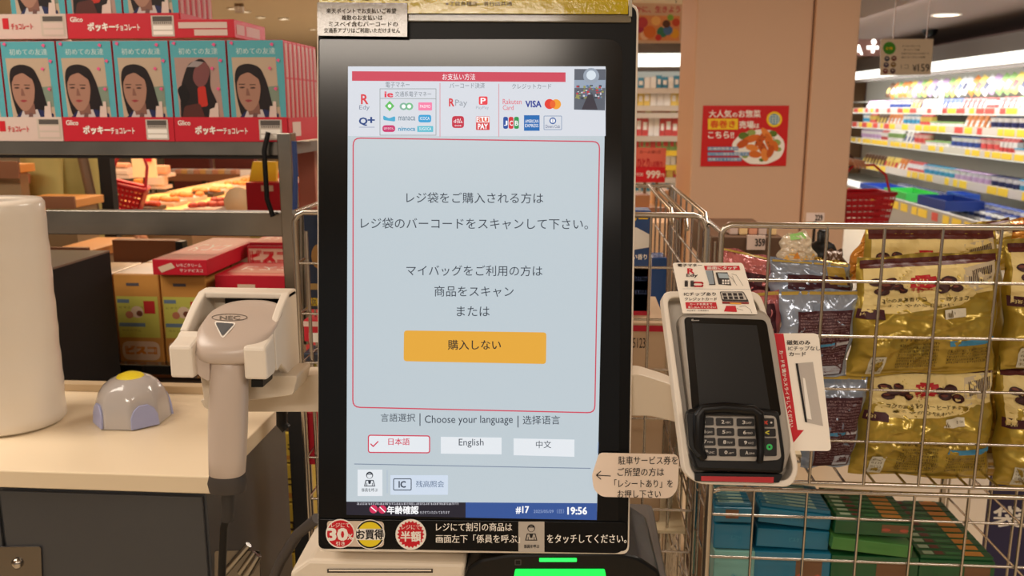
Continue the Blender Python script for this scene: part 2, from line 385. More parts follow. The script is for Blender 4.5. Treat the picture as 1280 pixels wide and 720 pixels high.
# small camera picture shown in the corner
r.quad([(718, 86.2), (757.3, 86.5), (756.2, 138), (717.5, 137)], g((92, 98, 110)), .0006); r.poly([(718, 100), (757, 100), (757, 110), (718, 110)], g((150, 165, 185)), .0007)
r.disc(739, 95, 10, g((150, 162, 178)), .0008); r.disc(739, 94, 6, g((214, 226, 236)), .0009)
rr = random.Random(3)
for i in range(70):
    x, y = rr.uniform(719, 752), rr.uniform(106, 122); cc = rr.choice([(190, 60, 70), (90, 120, 170), (200, 205, 215), (60, 70, 80), (150, 150, 90), (100, 110, 120)])
    r.rect(x, y, x+rr.uniform(1.5, 4), y+rr.uniform(1, 3), g(cc), .001+i*.00001)
r.poly([(735, 118), (741, 118), (747, 137), (727, 137)], g((60, 56, 66)), .0018)
r.frame(441, 172.5, 748.5, 177, .01, rd)
r.line(rnd([(441.5, 172.5), (749.5, 177), (743.5, 516), (441, 509)], 9), 1.5, rd, .0006, True)
r.sl = .004
def T(s, x0, x1, y, c=dk, hh=None, b=.006, res=3): r.text(s, x0, x1, y-r.sl*x0, c, hh, b, .0009, 0, res)
T('レジ袋をご購入される方は', 508, 679, 247); T('レジ袋のバーコードをスキャンして下さい。', 451, 735, 279)
T('マイバッグをご利用の方は', 508, 678, 338); T('商品をスキャン', 543, 642, 364); T('または', 571, 612, 389)
r.sl = 0
og = g((226, 168, 62))
r.poly(rnd([(505, 413), (683, 415.5), (682.5, 455), (504.5, 451.5)], 4), og, .0006); T('購入しない', 560, 626, 431, g((48, 44, 40)), None, .012)
T('言語選択', 476, 519, 522); r.line([(525, 517), (525, 532)], 1.1, dk); T('Choose your language', 531, 641, 525.5, dk, 12.5); r.line([(647.5, 520), (647.5, 534)], 1.1, dk); T('选择语言', 653.5, 700, 525)
r.poly(rnd([(460.5, 544), (537, 545), (537, 566), (460.5, 565.5)], 3), lt, .0003); r.line(rnd([(460.5, 544), (537, 545), (537, 566), (460.5, 565.5)], 3), 1.4, g((206, 60, 84)), .0006, True)
r.line([(463.5, 555), (466.5, 558), (472.5, 552)], 1.5, g((206, 60, 84))); T('日本語', 485.5, 512, 552, g((206, 60, 84)), None, .015)
r.quad([(551, 546), (627, 547), (627, 568), (551, 567)], lt); T('English', 573.5, 604.5, 554, dk, 11)
r.quad([(642, 548), (718, 549.5), (718, 571), (642, 569)], lt); T('中文', 670, 689, 555.5)
r.line([(443, 580), (738, 585.5)], 1, g((120, 134, 156)))
r.rect(447, 587, 478, 620, lt, .0003); r.line([(484, 588), (484, 616)], .8, g((170, 185, 205))); r.rect(488, 594, 560, 618.5, g((206, 220, 238)), .0003, r=1)
def clerk(r, cx, cy, s, ln, bg, h=.0006):
    r.disc(cx, cy-7*s, 4.4*s, ln, h, 16); r.disc(cx, cy-6.4*s, 3.3*s, bg, h+.0002, 16); r.rect(cx-4*s, cy-9*s, cx+4*s, cy-7.8*s, ln, h+.0003)
    r.poly([(cx-7*s, cy+7*s), (cx-5*s, cy-1*s), (cx+5*s, cy-1*s), (cx+7*s, cy+7*s)], ln, h); r.poly([(cx-5.6*s, cy+6*s), (cx-4*s, cy), (cx+4*s, cy), (cx+5.6*s, cy+6*s)], bg, h+.0002)
    r.poly([(cx-2*s, cy+.0*s), (cx+2*s, cy), (cx+1.2*s, cy+4*s), (cx-1.2*s, cy+4*s)], ln, h+.0003); r.line([(cx-3.4*s, cy+3*s), (cx-3.4*s, cy+6*s)], .8*s, ln, h+.0003); r.line([(cx+3.4*s, cy+3*s), (cx+3.4*s, cy+6*s)], .8*s, ln, h+.0003)
clerk(r, 462, 601, 1.0, g((50, 56, 66)), lt); r.text('係員を呼ぶ', 452, 472, 612.5, g((50, 56, 66)), 4.5, .01)
r.frame(492, 598.5, 514, 612.5, 1.1, g((60, 70, 86)), r=1.5); r.text('IC', 498.5, 507, 605.5, g((60, 70, 86)), 8, .03); r.text('残高照会', 520, 555, 605, g((110, 128, 156)), None, .012, .0008)
r.quad([(433, 627), (582, 628), (582, 647), (433, 643.5)], g((36, 34, 46)), .0004); r.quad([(582, 628), (746.3, 629), (746, 650), (582, 647)], g((52, 84, 150)), .0004)
r.squiggle(446, 573, 629.8, 2.6, g((190, 190, 200)), .0008, seed=4)
r.disc(467, 636.5, 5.2, g((206, 50, 90)), .0007); r.disc(478, 636.8, 5.2, g((206, 50, 90)), .0007); r.line([(464, 634), (470, 639)], 1.2, wh, .0009); r.line([(475, 634), (481, 640)], 1.2, wh, .0009)
r.text('年齢確認', 484, 523, 637.5, wh, 10, .03, .0009); r.text('をさせていただいております', 525, 562, 640.5, g((200, 200, 210)), 3.6, .01, .0009)
r.text('#17', 645, 661, 637.5, wh, 9, .03, .0009); r.text('2025/05/09（日）', 667, 705, 639, g((150, 170, 210)), 5.5, 0, .0009); r.text('19:56', 709.5, 733.5, 638.5, wh, 9, .03, .0009)
r.line([(747.8, 553), (747.3, 566)], 1, g((150, 170, 200)))
r.build('screen_print', lcd)
# lower body
whb = mat('kiosk_body_white', (226, 214, 196), .45, bump=.04, scale=300)
M = MB()
bf = Fr(K.o, yaw=2, tilt=0)
for (pts, h0, h1, m, n_, bv) in [
    ([(402, 686), (582, 694), (582, 706), (396, 704), (386, 700)], -.10, .01, whb, 'printer_shelf', .004),
    ([(386, 700), (582, 705), (580, 760), (360, 760), (363, 716)], -.10, .03, whb, 'receipt_printer', .004)]:
    M = MB(); plate(M, bf, pts, h0, h1, m); M.build(n_, kiosk, bevel=bv)
r = Pr(lambda x, y, h: bf.px(x, y, .0305+h))
r.rect(409, 711, 541, 716, ink((60, 52, 46))); r.rect(411, 712, 539, 714, ink((240, 230, 214)), .0008); r.build('paper_slot', kiosk)
M = MB(); plate(M, bf, rnd([(582, 712), (598, 700), (634, 693), (765, 691), (798, 697), (824, 714), (836, 770), (572, 770)], 6), -.1, .035, mat('satin_black', (8, 8, 9), .3, spec=.3)); cu = M.build('coin_unit', kiosk, bevel=.006)
M = MB(); plate(M, bf, rnd([(674, 698.3), (721, 698.3), (721, 702.3), (674, 702.3)], 1), .03, .0365, mat('led_green', (40, 250, 90), emit=1.6)); M.build('status_light', cu)
M = MB(); plate(M, bf, rnd([(644, 712), (756, 712), (760, 735), (640, 735)], 2), .03, .0368, mat('led_green_2', (20, 240, 80), emit=1.3)); M.build('coin_slot_light', cu)
r = Pr(lambda x, y, h: bf.px(x, y, .0352+h)); r.frame(644, 700, 651, 706, .8, ink((90, 86, 84))); r.build('mark', cu)
a = bf.px(400, 760, .0); b = bf.px(800, 760, 0); c = K.o
M = MB(); M.box((a.x-.02, c.y-.03, 0), (b.x+.04, c.y+.3, a.z+.005), mat('kiosk_base_grey', (92, 86, 82), .5)); M.build('pedestal', kiosk, bevel=.01)
M = MB(); M.box((-.19, c.y+.06, a.z), (-.01, c.y+.12, 1.45), white); M.build('monitor_post', kiosk, bevel=.006)
# arms to both sides
A = Fr(W(340, 490, .93), yaw=0)
M = MB(); plate(M, A, rnd([(250, 500), (290, 494), (336, 492), (352, 484), (366, 473), (378, 469.5), (420, 469.5), (420, 515), (300, 515), (256, 511)], 3), -.035, .0, white2); M.build('left_arm', kiosk, bevel=.003)
M = MB(); plate(M, A, rnd([(770, 467), (800, 468), (832, 478), (846, 484), (850, 530), (838, 526), (812, 520), (770, 520)], 5), -.035, .0, white2); M.build('right_arm', kiosk, bevel=.003)
M = MB(); plate(M, A, rnd([(836, 480), (905, 470), (915, 530), (846, 530)], 5), -.045, -.015, white2); M.build('tray_mount', kiosk, bevel=.003)
# --- yellow sign and clear holder on top
Yf = Fr(K.px(592, 20, .006), yaw=2, tilt=8)
t = thing('yellow_sign', 'glossy yellow laminated sign leaning over the top edge of the screen', 'sign', Yf.o)
ym = mat('glossy_yellow', (196, 172, 22), .12, coat=.6, bump=.35, scale=120)
M = MB(); plate(M, Yf, [(399, -40), (787, -40), (785, 17.5), (399, 16)], 0, .0012, ym); M.build('sheet', t)
r = Pr(lambda x, y, h: Yf.px(x, y, .0013+h))
r.text('お買い物は', 412, 540, -9, blk, 18, .03); r.text('電子マネーでも', 570, 760, -22, blk, 18, .03)
r.text('※丁目各種店、各行店共通', 557, 640, 4.5, ink((70, 60, 20)), 5.5); r.build('sign_print', t)
t = thing('clear_sign_rail', 'clear plastic strip holding the bottom edge of the yellow sign', 'sign holder', K.px(650, 22, .003))
M = MB(); plate(M, K, rnd([(505, 17), (789, 18), (789, 28), (505, 26.5)], 2), .0022, .005, mat('clear_strip', (150, 140, 120), .12, alpha=.55, coat=.5)); M.build('strip', t, bevel=.001)
M = MB(); plate(M, K, [(786, -6), (790, -6), (790, 20), (786, 20)], .005, .0085, mat('clear_edge', (200, 196, 180), .15, alpha=.7)); M.build('end_clip', t)
Gf = Fr(K.px(452, 24, .009), yaw=2, tilt=8)
t = thing('laminated_notice', 'small crinkled grey laminated notice with four lines at the screen\'s top left', 'notice', Gf.o)
M = MB(); plate(M, Gf, [(396.5, 3), (509, 4), (509, 46), (397, 44.5)], 0, .001, mat('laminate_grey', (156, 148, 138), .14, coat=.7, bump=.8, scale=160)); M.build('sheet', t)
r = Pr(lambda x, y, h: Gf.px(x, y, .0011+h)); c_ = ink((58, 54, 50))
for s_, x0, x1, y in [('楽天ポイントでお支払いご希望', 408, 495, 13.5), ('複数のお支払いは', 427, 478, 22), ('ミスペイ含むバーコードの', 411, 497, 30), ('交通系アプリはご利用いただけません', 405, 500, 38)]: r.text(s_, x0, x1, y, c_, 6.4, .01)
r.build('notice_print', t)
# --- black notice strip with badges under the screen
S = Fr(K.px(590, 670, .0025), yaw=2, tilt=8)
t = thing('badge_notice_strip', 'black laminated strip below the screen with red and yellow discount badges', 'notice', S.o)
M = MB(); plate(M, S, rnd([(399, 649), (783, 653), (784, 676), (776, 692), (425, 685.5), (404, 680), (399, 668)], [2, 5, 5, 8, 6, 8, 4]), 0, .0012, mat('laminate_black', (10, 10, 11), .25, coat=.12, spec=.2)); M.build('sheet', t, bevel=.0004)
r = Pr(lambda x, y, h: S.px(x, y, .0013+h))
pk = ink((214, 196, 178))
r.poly(rnd([(408, 651), (480, 651.5), (480, 684), (428, 683), (412, 678)], 6), pk, .0002)
r.disc(425.5, 667, 18.3, wht, .0004, 28); r.disc(425.5, 667, 16.7, ink((206, 28, 42)), .0006, 28)
r.text('レジにて', 414, 437, 656.5, wht, 5.5, .01, .0009); r.text('30', 410, 434, 668, wht, 15, .04, .0009); r.text('%', 434, 441, 671, wht, 7, .02, .0009); r.text('引き', 420, 431, 679.5, wht, 5, .02, .0009)
r.disc(462.5, 668, 18.6, wht, .0003, 28); r.disc(462.5, 668, 17.6, blk, .0004, 28); r.disc(462.5, 668, 15.6, ink((238, 214, 40)), .0006, 28); r.rect(446, 661, 479.5, 675, wht, .0007); r.text('お買得', 446, 479, 668, blk, 12.5, .03, .0009)
r.disc(513.5, 668, 19.2, wht, .0004, 28); r.star(513.5, 668, 14.8, 17.2, 22, ink((206, 28, 42)), .0006)
r.text('レジにて', 502, 525, 659, wht, 5.5, .01, .0009); r.text('半額', 501, 526, 670.5, wht, 12.5, .035, .0009)
r.text('レジにて割引の商品は', 545, 640, 658.8, wht, 10.5, .012); r.text('画面左下「係員を呼ぶ」', 545, 650, 673.5, wht, 10.5, .012)
r.rect(648, 652, 680.5, 690, ink((186, 178, 168)), .0004); clerk(r, 664, 668, 1.1, blk, ink((186, 178, 168)), .0005); r.text('係員を呼ぶ', 655, 674, 683, blk, 4.5, .02, .0008)
r.text('をタッチしてください。', 684, 783, 673.5, wht, 11, .014)
r.build('badge_print', t)
# --- parking service label
Lf = Fr(K.px(795, 595, .006), yaw=2, tilt=8)
t = thing('parking_service_label', 'cream label with an arrow stuck at the screen\'s lower right edge', 'label', Lf.o)
M = MB(); plate(M, Lf, rnd([(740, 594), (749, 566), (845, 568), (849, 574), (847, 612), (838, 623), (752, 621), (742, 612)], [3, 5, 5, 4, 8, 8, 6, 6]), 0, .001, mat('label_cream', (240, 222, 206), .5)); M.build('sheet', t)
r = Pr(lambda x, y, h: Lf.px(x, y, .0011+h))
r.text('駐車サービス券を', 773, 847, 575.5, blk, 10.5, .008, res=3); r.text('ご所望の方は', 772, 830, 590, blk, 10.5, .008); r.text('「レシートあり」を', 768, 841, 604.5, blk, 10.5, .008); r.text('お押し下さい', 772, 826, 617.5, blk, 10, .008)
r.line([(746, 594), (763, 595)], 1.1, blk); r.line([(751, 589), (745.5, 594), (751, 599)], 1.1, blk); r.build('label_print', t)
# ================================================================== SCANNER HOLDER
Hf = Fr(W(290, 455, .83), yaw=0)
cr = thing('scanner_cradle', 'warm white plastic cradle at the left arm holding the hand scanner', 'holder', Hf.px(290, 475, -.04))
def zof(px, py, h):                                  # local coordinates on the plane at height h
    return Hf.loc(Hf.px(px, py, h))
xl0, xl1 = zof(211.5, 455, 0)[0], zof(241, 455, 0)[0]; xr0, xr1 = zof(304, 455, 0)[0], zof(333, 455, 0)[0]
yb, yt = zof(320, 475, 0)[1], zof(320, 435, 0)[1]
prof = [(0, yb), (0, yt)]
for (px, py, h) in [(342, 429, -.012), (349, 414, -.03), (354, 395, -.047), (358, 380, -.062), (363, 366, -.08)]: prof.append((h, zof(px, py, h)[1]))
prof += [(-.098, prof[-1][1]+.001), (-.105, prof[-1][1]-.004), (-.105, yb-.012), (-.07, yb-.018), (-.045, yb+.004), (-.032, yb)]
def side(x0, x1, pr, M):
    M.prism([Hf.at(x0, y, h) for h, y in pr], [Hf.at(x1, y, h) for h, y in pr], white)
th = .0085
M = MB(); prof2 = [(-.0285, yb+.004), (-.0285, prof[3][1])]+prof[4:]
side(xl0, xl0+th, prof2, M); M.build('side_wall', cr, bevel=.0018)
M = MB(); side(xr1-th, xr1, prof2, M); M.build('side_wall', cr, bevel=.0018)
fr_ = [(0, yb), (0, yt), (-.010, prof[2][1]), (-.020, (prof[2][1]+prof[3][1])/2-.001), (-.0283, prof[3][1]), (-.0283, yb+.004), (-.024, yb)]
M = MB(); side(xl0, xl1, fr_, M); M.build('front_prong', cr, bevel=.003)
M = MB(); side(xr0, xr1, fr_, M); M.build('front_prong', cr, bevel=.003)
yt2 = prof[6][1]
M = MB(); M.prism([Hf.at(x, y, -.078) for x, y in [(xl0, yt2-.007), (xl0, yt2), (xr1, yt2), (xr1, yt2-.007)]], [Hf.at(x, y, -.105) for x, y in [(xl0, yt2-.007), (xl0, yt2), (xr1, yt2), (xr1, yt2-.007)]], white); M.build('top_bar', cr, bevel=.002)
M = MB(); M.prism([Hf.at(x, y, -.1) for x, y in [(xl0+.004, yb-.01), (xl0+.004, yt2-.002), (xr1-.004, yt2-.002), (xr1-.004, yb-.01)]], [Hf.at(x, y, -.105) for x, y in [(xl0+.004, yb-.01), (xl0+.004, yt2-.002), (xr1-.004, yt2-.002), (xr1-.004, yb-.01)]], white2); M.build('back_wall', cr)
M = MB(); a = [(xl0+.022, yt2-.019), (xl0+.022, yt2-.006), (xr1-.010, yt2-.006), (xr1-.010, yt2-.019)]
M.prism([Hf.at(x, y, -.097) for x, y in a], [Hf.at(x, y, -.1) for x, y in a], black); M.build('slot', cr)
M = MB()
plate(M, Hf, rnd([(244, 441), (262, 444), (262, 478), (248, 470), (244, 462)], 4), -.05, -.008, scanw); M.build('inner_hook', cr, bevel=.002)
M = MB(); plate(M, Hf, rnd([(314, 474), (329, 474), (329, 484), (314, 484)], 1), -.04, -.012, black); M.build('rubber_pad', cr)
M = MB(); plate(M, Hf, rnd([(250, 470), (372, 470), (366, 494), (256, 508)], 4), -.1, -.05, white2); M.build('mounting_block', cr, bevel=.003)
# scanner
sc = thing('barcode_scanner', 'light grey handheld barcode scanner hanging head up in the cradle', 'barcode scanner', Hf.px(285, 605, -.01))
def ring(px, py, h, rx, rz, e=2.3, n=32, tip=0):
    x, y, _ = zof(px, py, h); s_ = .83/F; out = []
    for k in range(n):
        a = 2*math.pi*k/n; ca, sa = math.cos(a), math.sin(a)
        cx = math.copysign(abs(ca)**(2/e), ca)*rx*s_; cz = math.copysign(abs(sa)**(2/e), sa)*rz
        out.append(Hf.at(x+cx, y+cz*tip, h+cz))
    return out
M = MB()
M.loft([ring(284, 593, -.010, 22, .013), ring(284, 591, -.010, 24.5, .015), ring(284.5, 570, -.011, 25.5, .016), ring(285, 530, -.013, 26.5, .017), ring(286, 490, -.016, 26, .017), ring(287, 462, -.018, 25, .016), ring(287.5, 452, -.02, 25, .016), ring(288, 446, -.022, 25, .016)], scanw)
hd = M.build('handle', sc)
M = MB()
R_ = []
for (px, py, h, rx, rz, tp) in [(287, 451, -.020, 20, .010, 0), (288, 450, -.020, 36, .017, 0), (289, 445, -.021, 44, .022, .05), (291, 434, -.025, 50.5, .027, .1), (294, 421, -.03, 53, .030, .2), (298, 408, -.036, 54, .031, .35), (303, 399, -.043, 52.5, .030, .42), (308, 394, -.050, 50, .026, .42), (311, 390, -.055, 46, .021, .38), (313, 387.5, -.058, 38, .014, .34), (314, 386.5, -.060, 23, .006, .3)]:
    R_.append(ring(px, py, h, rx, rz, 2.35, 40, tp*-1 if False else -tp))
M.loft(R_, scanw); head = M.build('head', sc)
M = MB(); M.loft([ring(285, 612, -.010, 25, .015), ring(284.5, 602, -.010, 27, .0165), ring(284, 592, -.010, 24, .0145)], mat('rubber_grey', (62, 56, 52), .6)); M.build('rubber_foot', sc)
tr = bvh([head]); mp = on_surface(tr, .85); r = Pr(mp)
oval = [(287+22*math.cos(a), 397+4.2*math.sin(a)) for a in [k*math.pi/14 for k in range(28)]]
r.line(oval, .8, ink((110, 100, 90)), .0004, True); r.text('NEC', 275, 300, 397.5, ink((120, 110, 100)), 4.6, .02, .0004)
r.line(rnd([(268, 402), (295, 404), (278, 423)], 4), 1.6, wht, .0003, True)
r.poly(rnd([(269, 403.5), (293.5, 405), (278, 421)], 4), ink((92, 94, 98)), .0007); r.build('logo_print', head)
M = MB(); M.tube([Hf.px(285, 608, -.01), Hf.px(284, 640, -.012), Hf.px(280, 660, -.012), Hf.px(278, 700, -.01), Hf.px(276, 760, -.01), Hf.px(278, 900, -.02)], .0042, black, 10)
M.tube([Hf.px(285, 608, -.01), Hf.px(284.5, 650, -.0115)], .007, mat('rubber_dark', (44, 40, 38), .6), 10); M.build('cable', sc)
# ================================================================== TERMINAL TRAY
Tf = Fr(W(915, 490, .88), yaw=-1, tilt=20)
tr_ = thing('terminal_tray', 'warm white plastic tray tilted back holding the card terminal', 'tray', Tf.px(925, 604, -.01))
outer = rnd([(827, 364), (950, 364), (962, 402), (999, 588), (990, 609), (872, 605), (856, 592)], [12, 14, 14, 20, 14, 14, 10])
inner = rnd([(834, 372), (944, 372), (956, 406), (992, 588), (984, 601), (876, 598), (864, 588)], [10, 12, 12, 16, 10, 10, 8])
n_ = len(outer)
O1 = [Tf.px(x, y, .016) for x, y in outer]; I1 = [Tf.px(x, y, .016) for x, y in inner]
O0 = [p-Tf.n*.036 for p in O1]; I0 = [p-Tf.n*.03 for p in I1]
M = MB()
V = O0+O1+I1+I0
M.add(V, [(i, (i+1) % n_, n_+(i+1) % n_, n_+i) for i in range(n_)]+[(n_+i, n_+(i+1) % n_, 2*n_+(i+1) % n_, 2*n_+i) for i in range(n_)]+[(2*n_+i, 2*n_+(i+1) % n_, 3*n_+(i+1) % n_, 3*n_+i) for i in range(n_)], white, False)
M.add(V, [tuple(range(n_-1, -1, -1)), tuple(range(3*n_, 4*n_))], white); M.build('shell', tr_, bevel=.0015, weld=True)
tm = thing('card_terminal', 'card payment terminal with dark screen and silver keypad, set in the tray', 'card terminal', Tf.px(920, 600, 0))
sil = mat('silver_plastic', (166, 158, 148), .35, metal=.3)
M = MB(); plate(M, Tf, rnd([(847, 393), (958, 386), (968, 412), (990, 560), (980, 592), (880, 588), (868, 560)], [12, 14, 14, 12, 10, 10, 10]), -.01, .020, sil); M.build('body', tm, bevel=.003)
M = MB(); plate(M, Tf, rnd([(855, 396), (955, 399.5), (959, 405), (977, 520), (866, 520)], [6, 6, 6, 4, 4]), .019, .0225, gloss); tg = M.build('screen_glass', tm, bevel=.0008)
M = MB(); plate(M, Tf, [(865.5, 404), (946, 406.5), (963, 513), (875, 513)], .0225, .0228, mat('lcd_off', (19, 17, 16), .35, spec=.3)); M.build('lcd', tg)
r = Pr(lambda x, y, h: Tf.px(x, y, .0227+h)); r.text('◖▬', 864, 874, 400, ink((150, 146, 140)), 3); r.build('logo_print', tg)
M = MB(); plate(M, Tf, rnd([(857.5, 513), (882, 506), (960, 511), (974, 514), (982, 570), (979, 592), (870, 588), (860, 560)], [6, 6, 6, 5, 8, 5, 5, 10]), .015, .028, black); kp = M.build('keypad_frame', tm, bevel=.003)
q = lambda x, y: (840+x/5.141, 480+y/5.141)
M = MB(); plate(M, Tf, rnd([q(190, 195), q(540, 200), q(668, 205), q(702, 470), q(680, 488), q(560, 495), q(185, 490)], [3, 3, 6, 6, 6, 3, 3]), .028, .0286, sil); M.build('key_plate', kp)
keym = mat('key_black', (22, 20, 22), .3); kl = ink((214, 208, 200))
labels = [['1', '2ABC', '3DEF'], ['4GHI', '5JKL', '6MNO'], ['7PQRS', '8TUV', '9WXYZ'], ['FUNC', '0.#*', 'ALPHA']]
K0 = None
for ri, (y, dx) in enumerate([(240, 0), (305, 6), (370, 12), (436, 20)]):
    for ci, x in enumerate([212, 338, 472]):
        cx, cy, w, hh = x+dx, y+ci*3, 57, 25
        M = MB(); plate(M, Tf, rnd([q(cx-w, cy-hh), q(cx+w-2, cy-hh), q(cx+w, cy+hh), q(cx-w+2, cy+hh)], 1.8, 3), .0286, .0305, keym); kk = M.build('key', kp)
        r = Pr(lambda x_, y_, h: Tf.px(*q(x_, y_), .0306+h)); L_ = labels[ri][ci]
        r.text(L_[0], cx-20, cx-2, cy, kl, 22, .02, .0003); 
        if len(L_) > 1: r.text(L_[1:], cx+4, cx+40, cy+4, kl, 13, .0, .0003)
        r.build('key_print', kk)
for (cx, cy, w, hh, s_, cc, lab) in [(620, 248, 38, 28, '×', (190, 60, 40), 'key with a red cross'), (630, 312, 38, 26, '<', (200, 190, 60), 'key with a yellow arrow'), (632, 405, 42, 58, '○', (60, 190, 100), 'tall key with a green ring')]:
    M = MB(); plate(M, Tf, rnd([q(cx-w, cy-hh), q(cx+w-2, cy-hh), q(cx+w, cy+hh), q(cx-w+2, cy+hh)], 1.8, 3), .0286, .0305, keym); kk = M.build('function_key', kp, label=lab)
    r = Pr(lambda x_, y_, h: Tf.px(*q(x_, y_), .0306+h))
    if s_ == '○': r.disc(cx-6, cy, 20, ink(cc), .0003); r.disc(cx-6, cy, 7, keym, .0005)
    else: r.text(s_, cx-30, cx-6, cy, ink(cc), 24, .03, .0003)
    if s_ == '×': r.disc(cx+18, cy, 7, kl, .0003)
    r.build('key_print', kk)
M = MB()
hood = [q(200, 470), q(165, 400), q(175, 200), q(200, 160), q(330, 150), q(520, 165), q(560, 190), q(565, 300), q(570, 430), q(565, 490)]
pts = [Tf.px(x, y, .040 if 1 < i < 7 else .034) for i, (x, y) in enumerate(hood)]
M.tube([pts[0]-Tf.n*.01]+pts+[pts[-1]-Tf.n*.01], [.004, .0045, .006, .0062, .005, .0052, .0052, .005, .0045, .0035, .0035, .003], black, 10)
plate(M, Tf, rnd([q(95, 190), q(190, 170), q(205, 300), q(210, 440), q(170, 480), q(110, 400)], 3), .026, .038, black)
plate(M, Tf, rnd([q(195, 150), q(555, 165), q(560, 205), q(195, 200)], 3), .027, .036, black); M.build('privacy_hood', tm, bevel=.0015)
M = MB(); plate(M, Tf, rnd([q(145, 570), q(715, 580), q(690, 635), q(150, 625)], 2), 0, .022, black); cs_ = M.build('card_slot_base', tm, bevel=.0015)
M = MB(); plate(M, Tf, [q(188, 592), q(655, 598), q(652, 636), q(188, 622)], .022, .0235, mat('slot_red', (176, 26, 34), .4)); M.build('red_card_slot', cs_)
# instruction card on top of the terminal
q2 = lambda x, y: (820+x/4.5, 320+y/4.5)
Cf = Fr(Tf.px(890, 360, .024), yaw=-1, tilt=20)
t = thing('instruction_card', 'cream card with pictures showing where to touch, above the terminal', 'card sign', Cf.o)
cm = mat('card_cream', (250, 242, 230), .35)
M = MB(); plate(M, Cf, rnd([q2(93, 38), q2(488, 38), q2(572, 328), q2(150, 322)], [3, 4, 2, 2]), -.0005, .001, cm); M.build('sheet', t)
r = Pr(lambda x, y, h: Cf.px(*q2(x, y), .0011+h)); rd_ = ink((200, 34, 46)); db = ink((52, 44, 42)); gb = ink((150, 160, 170))
r.text('電子マネー', 122, 258, 52, db, 16, .03); r.poly([(270, 55), (468, 55), (474, 79), (276, 79)], rd_); r.text('画面にタッチ', 288, 456, 67, wht, 18, .02)
r.text('R', 178, 214, 84, rd_, 28, .03); r.text('Edy', 172, 234, 111, db, 22, .02); r.text('i', 176, 198, 155, db, 30, .08); r.line(rnd([(262, 150), (215, 148), (205, 160), (215, 170), (262, 170)], 6), 9, rd_)
r.poly([(278, 82), (318, 82), (332, 160), (300, 160)], gb); r.line([(318, 84), (332, 160), (300, 161)], 5, db); r.poly([(335, 92), (402, 92), (424, 165), (352, 160)], db); r.poly([(346, 96), (402, 98), (412, 126), (356, 124)], ink((170, 186, 196)), .0008)
for i in range(3):
    for j in range(3): r.rect(372+i*15, 134+j*9, 383+i*15, 140+j*9, wht, .0009)
r.line([(425, 100), (452, 108), (470, 135), (490, 168)], 1.6, db); r.line([(405, 108), (430, 128), (455, 166)], 1.6, db); r.line([(430, 112), (440, 140), (446, 150)], 1.4, db)
r.line([(150, 184), (528, 188)], 1.4, gb)
r.text('ICチップあり', 158, 336, 214, db, 20, .02); r.text('クレジットカード', 162, 342, 242, db, 17, .02); r.poly([(165, 260), (338, 260), (346, 298), (170, 296)], rd_)
r.text('カードを奥まで', 190, 316, 271, wht, 12, .02); r.text('差し込んでください', 180, 336, 288, wht, 11, .02); r.text('暗証番号・お客様控え', 174, 298, 307, db, 8)
r.poly(rnd([(358, 200), (492, 200), (524, 258), (372, 254)], 8), ink((60, 54, 52))); r.poly(rnd([(364, 204), (488, 204), (512, 246), (374, 244)], 6), ink((205, 196, 186)), .0006)
for i in range(4):
    for j in range(2): r.poly([(372+i*30+j*6, 208+j*19), (394+i*30+j*6, 208+j*19), (398+i*30+j*6, 224+j*19), (376+i*30+j*6, 224+j*19)], db, .0008)
r.poly([(372, 256), (524, 260), (522, 270), (374, 268)], ink((140, 40, 40)), .0007); r.poly([(415, 262), (480, 264), (478, 272), (418, 270)], ink((240, 170, 60)), .0009); r.poly([(395, 280), (448, 280), (456, 315), (382, 312)], rd_)
r.line([(470, 285), (500, 280), (530, 300), (540, 322)], 1.6, db); r.line([(455, 295), (490, 305)], 1.6, db); r.build('card_print', t)
q3 = lambda x, y: (960+x/4.24, 410+y/4.24)
Df = Fr(W(1003, 490, .90), yaw=-1, tilt=18)
t = thing('swipe_card_sign', 'cream card with a red downward arrow at the right side of the tray', 'card sign', Df.o)
M = MB(); plate(M, Df, rnd([q3(28, 28), q3(268, 28), q3(336, 652), q3(112, 650)], [1, 7, 6, 1]), -.0008, .001, cm); M.build('sheet', t)
r = Pr(lambda x, y, h: Df.px(*q3(x, y), .0011+h)); r.poly([(28, 28), (82, 30), (156, 540), (190, 541), (117, 630), (110, 560)], rd_)
r.text('カードを溝からスライドしてください', -107, 303, 322, wht, 21, .02, .0008, 1.43)
r.text('磁気のみ', 100, 224, 77, db, 25, .02); r.text('ICチップなし', 108, 276, 108, db, 24, .015); r.text('カード', 112, 200, 138, db, 22, .02)
r.poly([(146, 188), (238, 180), (292, 520), (196, 498)], ink((192, 184, 176))); r.poly([(146, 188), (158, 187), (208, 500), (196, 498)], blk, .0008); r.poly([(184, 262), (196, 268), (232, 486), (206, 480)], wht, .0008)
r.build('card_print', t)
M = MB(); plate(M, Df, [q3(20, 120), q3(40, 120), q3(115, 600), q3(95, 600)], -.03, -.001, white2)
M.build('card_bracket', label='thin ivory bracket fixing the swipe card to the tray side', cat='bracket')
